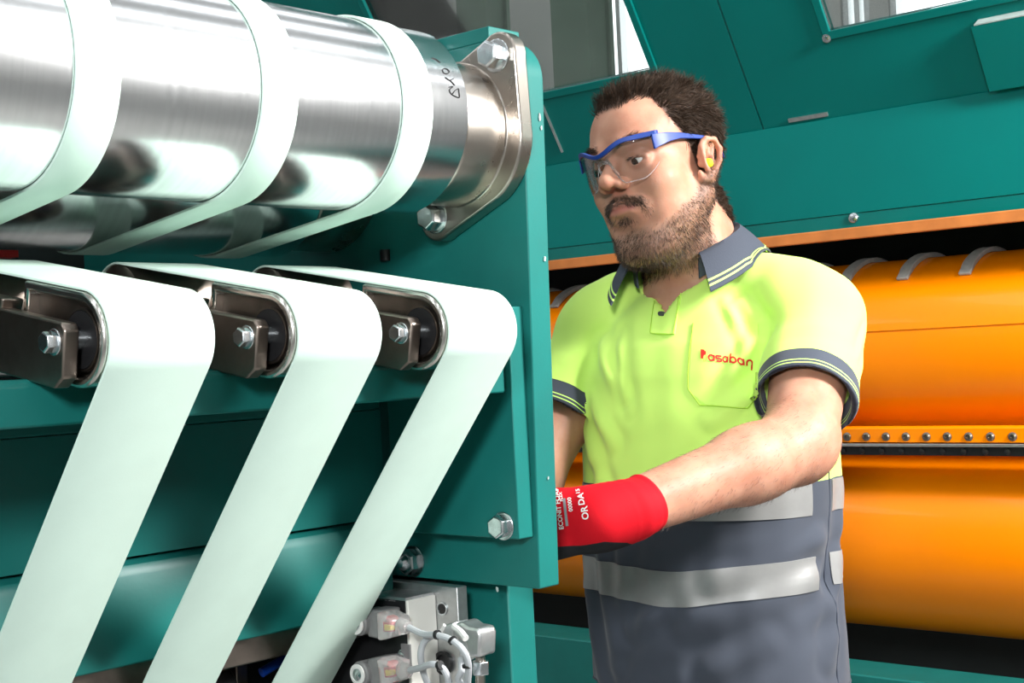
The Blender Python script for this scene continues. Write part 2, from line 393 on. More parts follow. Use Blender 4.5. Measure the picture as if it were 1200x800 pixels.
# ------------------------------------------------------------------ small roller brackets
def roller_unit(dx, label):
    t = thing('roller_bracket', label, 'roller bracket', (.868+dx, 1.0, 1.45), 'steel roller brackets under the wide belts')
    x0 = .868+dx; cy, cz, r = C1
    ux = Vector((0, C2[0]-cy, C2[1]-cz)).normalized(); up = Vector((0, -ux.z, ux.y))
    # rounded nose that the belt turns around: chrome rim with a recessed brown face and a dark bore
    def stad(rr, L=.075, n=22):
        a = math.degrees(math.atan2(up.z, up.y)); pts = arc(cy, cz, rr, a, a+180, n)
        e1 = Vector((0, cy, cz))+ux*L
        return pts+[(e1.y-up.y*rr, e1.z-up.z*rr), (e1.y+up.y*rr, e1.z+up.z*rr)]
    rim = G(); o_, i_ = stad(r-.0008), stad(r-.0078, .069); n = len(o_)
    vs = [(x0-.0035, *p) for p in o_]+[(x0-.0035, *p) for p in i_]+[(x0+.086, *p) for p in o_]+[(x0+.086, *p) for p in i_]
    rim.add(vs, [(i, (i+1) % n, n+(i+1) % n, n+i) for i in range(n)]+[(2*n+i, 3*n+i, 3*n+(i+1) % n, 2*n+(i+1) % n) for i in range(n)]
            +[(i, 2*n+i, 2*n+(i+1) % n, (i+1) % n) for i in range(n)]+[(n+i, n+(i+1) % n, 3*n+(i+1) % n, 3*n+i) for i in range(n)])
    part('nose_rim', rim, 'chrome', t, bevel=.0022)
    face = G(); ii = stad(r-.0079, .0689); n = len(ii)
    part('nose_plate', face.prism_x(ii, x0+.006, x0+.080), 'brown_steel', t)
    part('bore', G().cyl((x0-.0005, cy, cz), (x0+.0055, cy, cz), .0205, 36), 'black', t)
    part('bearing_ring', G().lathe((x0+.0035, cy, cz), (1, 0, 0), [(0, .0225), (-.004, .0225), (-.004, .0208), (0, .0208)], 36), 'brown_steel', t)
    # flat arm with a clipped corner, rising to the back
    A = Vector((0, .8815, 1.437)); h = .0235
    c = [A+up*h+ux*.005, A+up*(h-.005), A-up*(h-.009), A-up*h+ux*.010, A-up*h+ux*.195, A+up*h+ux*.195]
    part('arm', G().prism_x([(p.y, p.z) for p in c], x0-.0185, x0-.0065), 'brown_steel', t, bevel=.0016)
    part('bolt', G().bolt((x0-.0185, cy+.004, cz-.001), (-1, 0, 0), .0078, .009), 'zinc', t, bevel=.0005)
    part('axle', G().cyl((x0-.007, cy, cz), (x0+.0, cy, cz), .007, 20), 'zinc', t)
    # clamp block with its upright screw behind the nose
    B = Vector((0, .962, cz+.0275))
    c = [B+ux*0+up*.006, B-up*.006+ux*.004, B-up*.006+ux*.06, B+up*.006+ux*.06]
    part('clamp_block', G().prism_x([(p.y, p.z) for p in c], x0-.018, x0-.0005), 'brown_steel', t, bevel=.0015)
    q = B+ux*.014-up*.006; q.x = x0-.0125
    part('clamp_screw', G().bolt(q, -up, .0052, .0075), 'zinc', t)
    # rear roller under the belt's high end
    part('rear_roller', G().lathe((x0, C2[0], C2[1]), (1, 0, 0), [(0, .024), (.0, .031), (.002, C2[2]-.0004), (.085, C2[2]-.0004), (.087, .031)], 56), 'brown_steel', t, ang=50)
    part('rear_bearing', G().lathe((x0-.003, C2[0], C2[1]), (1, 0, 0), [(0, .016), (.006, .016)], 32), 'black', t)
    part('stand', G().box(x0-.018, x0-.0065, 1.065, 1.145, 1.4365, 1.478), 'brown_steel', t, bevel=.001)
    return t
for i, lab in enumerate(('steel bracket and roller under the leftmost wide mint belt', 'steel bracket and roller under the middle wide mint belt', 'steel bracket and roller under the wide belt next to the side plate')):
    roller_unit(-pitch*(2-i), lab)

# ------------------------------------------------------------------ valve block on the frame's post
va = thing('valve_block', 'black and grey pneumatic valve block with solenoids beside the belts, low at the post', 'valve block', (1.0, 1.08, 1.12))
part('mounting_plate', G().box(1.024, 1.0385, 1.012, 1.20, .98, 1.1935), 'alu', va, bevel=.001)
part('mounting_plate', G().box(1.04, 1.0695, 1.07, 1.19, .98, 1.1925), 'dark', va)
part('side_cover', G().box(.984, 1.0235, 1.0425, 1.0465, .98, 1.184), 'cream', va, bevel=.001)
part('body', G().box(.985, 1.0235, 1.047, 1.20, .98, 1.183), 'black', va, bevel=.0015)
part('top_lip', G().box(.983, 1.0235, 1.045, 1.2, 1.1835, 1.1865), 'alu', va)
pc = on_a(518, 713, 1.0235)
part('bore', G().lathe(pc, (-1, 0, 0), [(0, .0072), (.0008, .0072), (.0008, .0058), (.0001, .0058)], 24), 'zinc', va)
part('bore', G().cyl(pc, pc+Vector((-.0006, 0, 0)), .0052, 24), 'black', va)
pc2 = on_a(521, 776, 1.0235)
part('port_ring', G().lathe(pc2, (-1, 0, 0), [(0, .012), (.004, .012), (.004, .0085), (0.0001, .0085)], 28), 'black', va)
def vtext(body, px, py, a, size, m, parent, name='lettering', up=(0, 0, 1), right=(0, -1, 0), spacing=1.0, ext=.0002):
    cu = bpy.data.curves.new('t', 'FONT'); cu.body = body; cu.size = size; cu.extrude = ext; cu.align_x = 'CENTER'; cu.align_y = 'CENTER'; cu.space_character = spacing; cu.resolution_u = 3
    to = bpy.data.objects.new('t', cu); COL.objects.link(to); bpy.context.view_layer.update()
    me = bpy.data.meshes.new_from_object(to.evaluated_get(bpy.context.evaluated_depsgraph_get()))
    bpy.data.objects.remove(to); bpy.data.curves.remove(cu)
    R_ = Vector(right).normalized(); U_ = Vector(up).normalized(); N_ = R_.cross(U_)
    p = on_a(px, py, a); g = G().add([p+R_*v.co.x+U_*v.co.y+N_*v.co.z for v in me.vertices], [tuple(f.vertices) for f in me.polygons])
    bpy.data.meshes.remove(me); return part(name, g, m, parent, smooth=False)
vtext('ICDC 303', 452, 701, .9848, .007, 'solenoid', va)
part('screw', G().bolt(on_a(468, 718, .985), (-1, 0, 0), .0042, .003), 'black', va)
part('screw', G().bolt(on_a(472, 769, .985), (-1, 0, 0), .006, .004), 'zinc', va)
part('yellow_button', G().tube([on_a(448, 772, .983), on_a(455, 772, .983)], .003, 12), 'yellow', va, label='small yellow manual button')
part('label_plate', G().box(.9825, .9848, on_a(444, 0, .984).y, on_a(434, 0, .984).y, 1.118, 1.14), 'solenoid', va)
def solenoid(cx, cy, ex, ey):
    """grey coil seen end-on at left, clear plug to the right, cable leaving at (ex,ey)"""
    A = on_a(cx, cy, .955); B = on_a((cx+ex)/2+4, (cy+ey)/2, .945); C = on_a(ex, ey, .94)
    part('coil', G().lathe(Vector((.984, A.y, A.z)), (-1, 0, 0), [(0, .0125), (.03, .0125), (.032, .011)], 28), 'solenoid', va, bevel=.0006)
    part('coil_ring', G().lathe((.951, A.y, A.z), (-1, 0, 0), [(0, .0105), (.0015, .0105), (.002, .0075), (.001, .0075)], 28), 'capwhite', va)
    part('coil_nut', G().lathe((.951, A.y, A.z), (-1, 0, 0), [(0, .0062), (.002, .006), (.0035, .003), (.0038, .0002)], 20), 'zinc', va)
    d = (B-A); d.x = 0; d.normalize(); n = Vector((0, -d.z, d.y)); h = .0145
    def blk(s0, s1, h0, h1, xa, xb, m, nm, bev=.002):
        c = [A+d*s0+n*h0, A+d*s1+n*h1, A+d*s1-n*h1, A+d*s0-n*h0]
        return part(nm, G().prism_x([(p.y, p.z) for p in c], xa, xb), m, va, bevel=bev)
    blk(.008, .030, h*.95, h, .958, .985, 'solenoid', 'coil_body')
    blk(.0305, .052, h, h*.62, .950, .978, 'clear', 'clear_plug', .003)
    blk(.036, .046, h*.35, h*.3, .957, .968, 'redp', 'plug_insert', .001)
    blk(.041, .050, h*.22, h*.15, .9515, .9565, 'yellow', 'plug_lamp', .001)
    E0 = A+d*.052; E0.x = .963; E1 = A+d*.064; E1.x = .963
    part('cable_gland', G().cyl(E0, E1, .0088, 14, .006), 'clear', va, bevel=.001)
    return E1
E1 = solenoid(421, 730, 480, 745); E2 = solenoid(423, 789, 482, 790)
def P(px, py, a): return on_a(px, py, a)
cb = [('grey cable looping from the upper solenoid plug round to the right', [E1, P(497, 743, .96), P(512, 744, .955), P(530, 750, .955), P(543, 762, .956), P(549, 778, .962), P(548, 800, .97), P(546, 830, .985), P(545, 900, .99)]),
      ('grey cable coiled in a loop in front of the cream cover', [P(508, 744, .97), P(497, 752, .967), P(493, 768, .965), P(497, 790, .97), P(505, 812, .98), P(510, 860, .99)]),
      ('grey cable arching from the lower solenoid plug', [E2, P(493, 782, .955), P(506, 778, .95), P(519, 783, .955), P(526, 800, .96), P(528, 830, .97), P(529, 900, .99)]),
      ('grey cable bending up beside the chrome elbow fitting', [P(540, 772, .975), P(541, 785, .965), P(537, 795, .965), P(541, 806, .97), P(546, 850, .98)])]
for lab, pts in cb:
    o = part('grey_cable', G().tube(smooth_path(pts, 6), .0033, 10), 'cable', None); setp(o, lab, 'cable', 'grey cables at the valve block')
tie = G()
for (x, y, a, dx, dy) in ((511, 743.5, .955, 3, 0), (529, 749, .955, 2, 2), (514, 780, .952, 3, -1), (547, 779, .962, 0, 3)):
    o = part('cable_tie', G().cyl(P(x, y, a), P(x+dx, y+dy, a), .0046, 14), 'black', va)
# elbow fitting on the right of the block
fa = thing('elbow_fitting', 'chrome elbow fitting with a white cable clip right of the valve block', 'pipe fitting', (1.0, .995, 1.10))
q = P(560, 741, .985)
g = G(); prof = [P(540, 728, .985), P(548, 726, .985), P(556, 732, .985), P(568, 734, .985), P(571, 742, .985), P(570, 768, .985), P(557, 768, .985), P(554, 752, .985), P(538, 742, .985)]
part('elbow', G().prism_x([(p.y, p.z) for p in prof], .975, .999), 'alu', fa, bevel=.003)
part('union_nut', G().prism_x([(p.y, p.z) for p in (P(528, 730, .985), P(539, 727, .985), P(538, 744, .985), P(527, 745, .985))], .9755, .998), 'alu', fa, bevel=.002)
b0, b1 = P(563, 769, .987), P(563, 840, .987)
part('pipe', G().cyl(b0, b1, .0048, 18), 'steel_hub', fa)
part('compression_nut', G().lathe(P(563, 774, .987), (0, 0, -1), [(0, .0088), (.013, .0088)], 6), 'zinc', fa, bevel=.001)
part('stay', G().cyl((1.0385, 1.012, 1.12), (.987, b0.y+.004, 1.14), .004, 12), 'zinc', fa)
part('cable_clip', G().tube([P(532, 734, .968), P(540, 740, .963), P(546, 748, .960)], .0032, 8).tube([P(516, 741, .966), P(521, 732, .966)], .0018, 8), 'capwhite', fa, label='white cable clip')
# dark tank and blue hose under the beam
tk = thing('dark_motor', 'dark glossy motor housing low behind the wide belts, under the beam', 'motor', (.80, 1.24, 1.131))
part('housing', G().prism_x([(1.140, 1.118), (1.150, 1.130), (1.188, 1.130), (1.188, 1.060), (1.180, 1.060)], .60, .845), 'black', tk, bevel=.003)
part('screw', G().bolt((.70, 1.150, 1.108), (0, -1, -.6), .006, .004), 'zinc', tk)
setp(part('blue_hose', G().tube(smooth_path([(.88, 1.150, 1.120), (.93, 1.148, 1.134), (.98, 1.155, 1.136), (1.005, 1.17, 1.10), (1.01, 1.25, .96)], 6), .005, 12), 'blue_hose'), 'blue hose running behind the belts below the teal beam', 'hose')

# ------------------------------------------------------------------ far machine: hood
HU = Vector((-.521, 0, .853)); HN = Vector((-.853, 0, -.521))   # up the hood, and its outward (downward-front) normal
def hp(b, t, o=0.): return Vector((2.30, b, 1.832))+HU*t+HN*o
def hbox(g, b0, b1, t0, t1, o0, o1):
    vs = [hp(b, t, o) for b in (b0, b1) for t in (t0, t1) for o in (o0, o1)]
    return g.add(vs, [(0, 1, 3, 2), (4, 6, 7, 5), (0, 4, 5, 1), (2, 3, 7, 6), (0, 2, 6, 4), (1, 5, 7, 3)])
hd = thing('guard_hood', 'teal guard hood with windowed sloping panels above the orange drums', 'machine hood', (2.45, 1.4, .82))
TM = 1.0
def panel(b0, b1, win=None):
    g = G()
    if win:
        w0, w1, t0, t1 = win
        hbox(g, b0, b1, -.008, t0, -.018, 0); hbox(g, b0, w0, t0, t1, -.018, 0); hbox(g, w1, b1, t0, t1, -.018, 0); hbox(g, b0, b1, t1, TM, -.018, 0)
    else: hbox(g, b0, b1, -.008, TM, -.018, 0)
    po = part('hood_panel', g, 'teal_hood', hd, smooth=False)
    if win:
        f = G(); w = .012
        for a_, b_, c_, d_ in ((w0-w, w0+.003, t0-w, t1+w), (w1-.003, w1+w, t0-w, t1+w), (w0, w1, t0-w, t0+.003), (w0, w1, t1-.003, t1+w)): hbox(f, a_, b_, c_, d_, 0, .006)
        part('window_frame', f, 'teal_hood', hd, bevel=.001)
        part('window_pane', hbox(G(), w0+.001, w1-.001, t0+.001, t1-.001, -.008, -.004), 'hood_glass', hd, smooth=False)
        for bb in (w0-.006, w1+.006):
            for tt in (t0-.008, t1+.006): part('screw', G().bolt(hp(bb, tt, .006), HN, .0065, .005), 'zinc', hd)
panel(1.4155, 2.60, (1.60, 2.243, .152, .80))
panel(.52, 1.4115, (.60, 1.2215, .152, .80))
panel(2.604, 3.9)
# raised box cover at the far right of the hood, with a pale top edge, and small pale plates
c = G(); hbox(c, .55, .968, .002, .118, 0, .022); part('box_cover', c, 'teal_hood', hd, bevel=.001)
part('cover_edge', hbox(G(), .56, .962, .1185, .1205, 0, .022), 'chip', hd, label='pale upper edge')
part('hinge_leaf', hbox(G(), 1.275, 1.355, .001, .008, 0, .004), 'alu', hd); part('hinge_leaf', hbox(G(), 1.495, 1.56, .001, .008, 0, .004), 'alu', hd)
gs = G(); hbox(gs, 1.8885, 1.8925, .02, .128, 0, .004); hbox(gs, 1.8925, 1.925, .124, .128, 0, .004)
part('wire_guide', gs, 'alu', hd, label='thin pale metal strip bent at the top')
part('fascia', G().box(2.30, 2.315, -.2, 3.9, 1.652, 1.827), 'teal_hood', hd, bevel=.001)
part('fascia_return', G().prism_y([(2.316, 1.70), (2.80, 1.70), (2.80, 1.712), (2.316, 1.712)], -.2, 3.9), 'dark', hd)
part('lower_strip', G().box(2.302, 2.308, -.2, 3.9, 1.622, 1.6515), 'teal_gloss', hd)
part('orange_lip', G().box(2.290, 2.3015, -.2, 3.9, 1.606, 1.6265), 'orange_lip', hd, bevel=.002)
part('dark_backing', G().box(2.80, 2.82, -.2, 3.9, 0, 1.90), 'dark', hd)  # near-black sheet added so the gap between hood and drum stays dark
for bb in (1.236, .70):
    part('dome_screw', G().lathe((2.3015, bb, 1.644), (-1, 0, 0), [(0, .010), (.003, .009), (.005, .006), (.006, .0003)], 20), 'zinc', hd)
for bb in (-.19, 3.86): part('end_plate', G().box(2.28, 2.82, bb-.01, bb+.02, 0, 1.60), 'dark', hd)
# ------------------------------------------------------------------ far machine: the orange drums
DR = .167
def drum(zc, lab, nm='orange_drum'):
    t = thing(nm, lab, 'drum', (2.305+DR, 1.8, zc), 'orange drums of the far machine')
    part('shell', G().lathe((2.305+DR, .42, zc), (0, 1, 0), [(0, DR-.004), (.004, DR), (3.41, DR), (3.414, DR-.004)], 128), 'orange', t, ang=30)
    part('journal', G().cyl((2.305+DR, -.178, zc), (2.305+DR, 3.848, zc), .03, 24), 'zinc', t); return t
ud = drum(1.402, 'glossy orange upper drum with grey clamps, below the teal hood')
ld = drum(1.050, 'glossy orange lower drum under the riveted strip')
# transparent-looking cover sheet edge across the upper drum and the row of grey clamps on top
def on_drum(b, ang, off=0.): # angle above the horizontal, front side
    w = math.radians(ang); return Vector((2.305+DR-math.cos(w)*(DR+off), b, 1.402+math.sin(w)*(DR+off)))
sg = G(); n = 24
vs = []
for i in range(n+1):
    w = 13+(85-13)*i/n
    for b in (.43, 3.8):
        vs += [on_drum(b, w, .0005), on_drum(b, w, .0025)]
fs = [(0, 1, 3, 2), (4*n, 4*n+2, 4*n+3, 4*n+1)]
for i in range(n):
    a_, b_ = 4*i, 4*i+4
    fs += [(a_, b_, b_+1, a_+1), (a_+2, a_+3, b_+3, b_+2), (a_+1, b_+1, b_+3, a_+3), (a_, a_+2, b_+2, b_)]
part('cover_sheet', sg.add(vs, fs), 'orange', ud, ang=60)
for bb in [1.06+.1165*k for k in range(-4, 10)]:
    g = G(); n = 12; vs = []
    for i in range(n+1):
        w = 48+(104-48)*i/n; lift = .004 if i > 1 else .001
        for b in (bb-.011, bb+.011): vs += [on_drum(b, w, .003), on_drum(b, w, .008+lift)]
    fs = [(0, 1, 3, 2), (4*n, 4*n+2, 4*n+3, 4*n+1)]
    for i in range(n):
        a_, b_ = 4*i, 4*i+4
        fs += [(a_, b_, b_+1, a_+1), (a_+2, a_+3, b_+3, b_+2), (a_+1, b_+1, b_+3, a_+3), (a_, a_+2, b_+2, b_)]
    part('clamp', g.add(vs, fs), 'grey_strap', ud, bevel=.0015)
rs = thing('riveted_rail', 'orange rail with a row of dark screws and a silver edge between the orange drums', 'rail', (2.31, 1.8, 1.235))
part('rail', G().prism_y([(2.296, 1.2435), (2.296, 1.268), (2.302, 1.272), (2.34, 1.262), (2.34, 1.2435)], .42, 3.8), 'orange', rs, bevel=.001)
part('silver_edge', G().box(2.290, 2.34, .42, 3.8, 1.2365, 1.2415), 'alu', rs, bevel=.0008)
part('black_seal', G().box(2.297, 2.36, .42, 3.8, 1.221, 1.236), 'black', rs)
b = .621
scr = None
while b < 2.25:
    if scr is None:
        scr = part('screw', G().lathe((2.296, b, 1.2535), (-1, 0, 0), [(0, .0078), (.002, .0076), (.004, .005), (.0042, .0035), (.002, .0032), (.002, .0001)], 18), 'brown_steel', rs)
        tooth = part('link', G().lathe((2.2965, b+.01, 1.2285), (-1, 0, 0), [(0, .006), (.003, .005), (.004, .0002)], 12), 'black', rs)
        b_0 = b
    else:
        for src in (scr, tooth):
            c_ = src.copy(); COL.objects.link(c_); c_.location = src.location+Vector((0, b-b_0, 0))
    b += .038
bs = thing('base_beam', 'teal base beam of the far machine under the lower orange drum', 'base beam', (2.3, 1.8, 0))
part('beam', G().box(2.25, 2.36, -.15, 3.85, .60, .838), 'teal', bs, bevel=.003)
for bb in (-.1, 1.85, 3.7): part('foot', G().box(2.26, 2.35, bb, bb+.12, 0, .6), 'teal', bs)

# ------------------------------------------------------------------ implicit-surface sculpting
class Field:
    def __init__(s, xs, ys, zs):
        s.x, s.y, s.z = [np.asarray(a, np.float32) for a in (xs, ys, zs)]
        s.F = np.ones((len(s.x), len(s.y), len(s.z)), np.float32)
    def put(s, fn, lo, hi, k=.01, op='u', m=.035):
        i = [np.searchsorted(a, lo[j]-m) for j, a in enumerate((s.x, s.y, s.z))]; j_ = [np.searchsorted(a, hi[j]+m) for j, a in enumerate((s.x, s.y, s.z))]
        if any(a >= b for a, b in zip(i, j_)): return
        sl = tuple(slice(a, b) for a, b in zip(i, j_))
        X = s.x[sl[0]][:, None, None]; Y = s.y[sl[1]][None, :, None]; Z = s.z[sl[2]][None, None, :]
        d = fn(X, Y, Z).astype(np.float32); A = s.F[sl]
        if op == 'u': h = np.maximum(k-np.abs(A-d), 0)/k; s.F[sl] = np.minimum(A, d)-h*h*k*.25
        elif op == 's': d = -d; h = np.maximum(k-np.abs(A-d), 0)/k; s.F[sl] = np.maximum(A, d)+h*h*k*.25
        elif op == 'i': h = np.maximum(k-np.abs(A-d), 0)/k; s.F[sl] = np.maximum(A, d)+h*h*k*.25
    def cone(s, a, b, ra, rb, k=.01, op='u', T=None, flat=None):
        """round cone a->b; flat=(axis vector, factor) squashes it along that axis"""
        a = np.array(a, float); b = np.array(b, float)
        if T is not None: a, b = T(a), T(b)
        d = b-a; L2 = d.dot(d)+1e-12
        fl = None
        if flat is not None: n = np.array(flat[0], float); n /= np.linalg.norm(n); n = n if T is None else T(n, 1); fl = (n, flat[1])
        def fn(X, Y, Z):
            px, py, pz = X-a[0], Y-a[1], Z-a[2]
            t = np.clip((px*d[0]+py*d[1]+pz*d[2])/L2, 0, 1)
            qx, qy, qz = px-t*d[0], py-t*d[1], pz-t*d[2]
            q2 = qx*qx+qy*qy+qz*qz
            if fl: w = qx*fl[0][0]+qy*fl[0][1]+qz*fl[0][2]; q2 = q2+w*w*(fl[1]**2-1)
            return np.sqrt(q2)-(ra+(rb-ra)*t)
        r = max(ra, rb); s.put(fn, np.minimum(a, b)-r, np.maximum(a, b)+r, k, op)
    def ell(s, c, r, k=.01, op='u', T=None, rot=None):
        """ellipsoid; rot = euler degrees in its own frame"""
        c = np.array(c, float); R_ = np.eye(3) if T is None else T.R
        if T is not None: c = T(c)
        if rot: R_ = R_ @ np.array(Euler([math.radians(v) for v in rot]).to_matrix())
        r = np.array(r, float)
        def fn(X, Y, Z):
            p = [X-c[0], Y-c[1], Z-c[2]]
            q = [p[0]*R_[0, j]+p[1]*R_[1, j]+p[2]*R_[2, j] for j in range(3)]
            k0 = np.sqrt((q[0]/r[0])**2+(q[1]/r[1])**2+(q[2]/r[2])**2); k1 = np.sqrt((q[0]/r[0]**2)**2+(q[1]/r[1]**2)**2+(q[2]/r[2]**2)**2)+1e-9
            return k0*(k0-1)/k1
        m = max(r); s.put(fn, c-m, c+m, k, op)
    def mesh(s):
        F = s.F; inn = F < 0
        I = inn.astype(np.int8); c = I[:-1]+I[1:]; c = c[:, :-1]+c[:, 1:]; c = c[:, :, :-1]+c[:, :, 1:]
        act = np.argwhere((c > 0) & (c < 8)); i, j, k = act.T
        cor = [(a, b, d) for a in (0, 1) for b in (0, 1) for d in (0, 1)]
        val = {q: F[i+q[0], j+q[1], k+q[2]] for q in cor}
        acc = np.zeros((len(i), 3)); cnt = np.zeros(len(i)); ax = (s.x, s.y, s.z); ii = (i, j, k)
        for q in cor:
            for d in range(3):
                if q[d]: continue
                p = list(q); p[d] = 1; p = tuple(p); f0, f1 = val[q], val[p]; m = (f0 < 0) != (f1 < 0)
                t = np.where(m, f0/(f0-f1+1e-20), 0)
                for e_ in range(3):
                    base = ax[e_][ii[e_]+q[e_]]
                    pos = base+(t*(ax[e_][ii[e_]+1]-ax[e_][ii[e_]]) if e_ == d else 0)
                    acc[:, e_] += np.where(m, pos, 0)
                cnt += m
        V = acc/cnt[:, None]; idx = -np.ones(c.shape, np.int32); idx[i, j, k] = np.arange(len(i))
        Q = []
        for d in range(3):
            a, b = [(1, 2), (2, 0), (0, 1)][d]
            sl0 = [slice(None)]*3; sl1 = [slice(None)]*3; sl0[d] = slice(None, -1); sl1[d] = slice(1, None)
            x = inn[tuple(sl0)] != inn[tuple(sl1)]; e_ = np.argwhere(x)
            ok = (e_[:, a] > 0) & (e_[:, b] > 0) & (e_[:, a] < F.shape[a]-1) & (e_[:, b] < F.shape[b]-1); e_ = e_[ok]
            def cell(da, db):
                q = e_.copy(); q[:, a] += da; q[:, b] += db; return idx[q[:, 0], q[:, 1], q[:, 2]]
            quad = np.stack([cell(-1, -1), cell(0, -1), cell(0, 0), cell(-1, 0)], 1)
            s0 = inn[e_[:, 0], e_[:, 1], e_[:, 2]]; quad[~s0] = quad[~s0][:, ::-1]; Q.append(quad)
        Q = np.concatenate(Q); return V.astype(np.float32), Q[(Q >= 0).all(1)]
class Frame:
    def __init__(s, c, R): s.c = np.array(c, float); s.R = np.array(R, float)
    def __call__(s, p, direction=0): return s.R @ np.asarray(p, float)+(0 if direction else s.c)
    def inv(s, P): return (np.asarray(P)-s.c) @ s.R
def npmesh(name, V, Q, m, parent, relax=0, label=None):
    me = bpy.data.meshes.new(name); me.vertices.add(len(V)); me.vertices.foreach_set('co', np.asarray(V, np.float32).ravel())
    w = Q.shape[1]; me.loops.add(Q.size); me.loops.foreach_set('vertex_index', Q.astype(np.int32).ravel())
    me.polygons.add(len(Q)); me.polygons.foreach_set('loop_start', np.arange(0, Q.size, w, dtype=np.int32))
    me.polygons.foreach_set('use_smooth', np.ones(len(Q), bool))
    me.update(calc_edges=True); me.validate(); me.materials.append(M[m] if isinstance(m, str) else m)
    o = bpy.data.objects.new(name, me); COL.objects.link(o); o.parent = parent
    if label: o['label'] = label
    return o
def smooth_verts(V, Q, it=2, lam=.5):
    E = np.concatenate([Q[:, [0, 1]], Q[:, [1, 2]], Q[:, [2, 3]], Q[:, [3, 0]]]); E = np.concatenate([E, E[:, ::-1]]); n = len(V)
    deg = np.bincount(E[:, 0], minlength=n)[:, None]
    for _ in range(it):
        A = np.stack([np.bincount(E[:, 0], weights=V[E[:, 1], j], minlength=n) for j in range(3)], 1)/np.maximum(deg, 1)
        V = V+(A-V)*lam
    return V
def normals(V, Q):
    N = np.zeros_like(V, dtype=float); fn = np.cross(V[Q[:, 2]]-V[Q[:, 0]], V[Q[:, 3]]-V[Q[:, 1]])
    for j in range(4):
        for c in range(3): N[:, c] += np.bincount(Q[:, j], weights=fn[:, c], minlength=len(V))
    return N/(np.linalg.norm(N, axis=1)[:, None]+1e-12)
def set_attr(o, name, arr):
    a = o.data.attributes.new(name, 'FLOAT', 'POINT'); a.data.foreach_set('value', np.asarray(arr, np.float32))
def bump01(x, c, w): return np.exp(-((x-c)/w)**2)

# ------------------------------------------------------------------ the worker
PC = (1.567, 1.07)
man = thing('person', 'man in a yellow and grey polo shirt, safety glasses and red gloves, looking down', 'person', (PC[0], PC[1], 0), rot=math.radians(-85))
EX = np.array([.0872, -.9962, 0]); EY = np.array([.9962, .0872, 0]); EZ = np.array([0, 0, 1.])
PM = Frame((PC[0], PC[1], 0), np.stack([EX, EY, EZ], 1))      # person frame: x his left, y his back, z up
def to_p(v): return PM.inv(np.array(v))
HC = np.array((-.020, -.052, 1.664))
HR = np.array((Matrix.Rotation(math.radians(-9), 3, 'Z') @ Matrix.Rotation(math.radians(7.5), 3, 'X') @ Matrix.Rotation(math.radians(-7), 3, 'Y')))
HF = Frame(HC, HR)

# torso cross sections: z, half width, half depth, y of centre
TZ = np.array([.84, .95, 1.05, 1.15, 1.25, 1.33, 1.39, 1.43, 1.465, 1.495, 1.52])
TW = np.array([.176, .174, .171, .169, .171, .174, .170, .160, .135, .095, .06])
TD = np.array([.130, .130, .130, .131, .130, .128, .122, .112, .095, .075, .055])
TY = np.array([.0, .0, -.004, -.006, -.004, .0, .004, .008, .012, .014, .014])
def torso(off):
    def fn(X, Y, Z):
        w = np.interp(Z, TZ, TW)+off; d = np.interp(Z, TZ, TD)+off; y0 = np.interp(Z, TZ, TY)
        e = (np.abs(X/w)**2.3+np.abs((Y-y0)/d)**2.3)**(1/2.3); g = (e-1)*np.minimum(w, d)
        return np.maximum(g, np.maximum(.86-Z, Z-1.53))
    return fn
SL, EL, WL = np.array((.161, .004, 1.447)), np.array((.208, -.160, 1.306)), np.array((.110, -.406, 1.252))
SR, ER, WR = np.array((-.163, .004, 1.450)), np.array((-.190, -.150, 1.258)), np.array((-.150, -.372, 1.222))
KL = np.array((.031, -.453, 1.243)); KR = np.array((-.13, -.463, 1.205))

def unit(v): return v/np.linalg.norm(v)
def hand(Fd, Wp, Kp, back, off, k=.004):
    """palm, four curled fingers and a thumb; back = direction the back of the hand faces"""
    d = unit(Kp-Wp); up = unit(np.array((0, 0, 1.))-d*d[2]); n = unit(back-d*back.dot(d)-up*back.dot(up))
    Lh = .092
    mid = Wp+d*Lh
    for sgn in (-1.5, -.5, .5, 1.5): Fd.cone(Wp+d*.012+up*sgn*.011, mid+up*sgn*.0185, .0145+off, .0125+off, .012)
    Fd.cone(Wp-d*.03, Wp+d*.02, .024+off, .026+off, .015, flat=(tuple(n), 1.3))
    lens = ((1.5, .041, .024, .02), (.5, .046, .028, .022), (-.5, .042, .026, .021), (-1.5, .033, .020, .018))
    for (sgn, a, b, c) in lens:
        p = mid+up*sgn*.0195; ang = .35; Lr = (.0105+off*.8)
        for L_, r0, r1, da in ((a, Lr, Lr*.94, .0), (b, Lr*.94, Lr*.88, .75), (c, Lr*.88, Lr*.74, .55)):
            ang += da; q = p+(d*math.cos(ang)-n*math.sin(ang))*L_
            Fd.cone(p, q, r0, r1, .003); p = q
    t0 = Wp+d*.03+up*.010-n*.010; t1 = t0+unit(d*.8+up*.12-n*.6)*.045; t2 = t1+unit(d*.95+up*.1-n*.4)*.03; t3 = t2+unit(d*.95-up*.05-n*.45)*.023
    Fd.cone(t0, t1, .016+off, .0125+off, .010); Fd.cone(t1, t2, .012+off, .011+off, .004); Fd.cone(t2, t3, .0105+off, .0085+off, .003)
def arm(Fd, Sp, Ep, Wp, off=0.):
    Fd.cone(Sp, Ep+(Sp-Ep)*.1, .053+off, .0415+off, .02)
    f = unit(Wp-Ep)
    Fd.cone(Ep, Ep+(Wp-Ep)*.30, .0405+off, .0405+off, .03)
    Fd.cone(Ep+(Wp-Ep)*.25, Wp, .0405+off, .0285+off, .02)
    Fd.cone(Ep+(Ep-Sp)*.03, Ep+(Ep-Sp)*.06, .033+off, .03+off, .02)

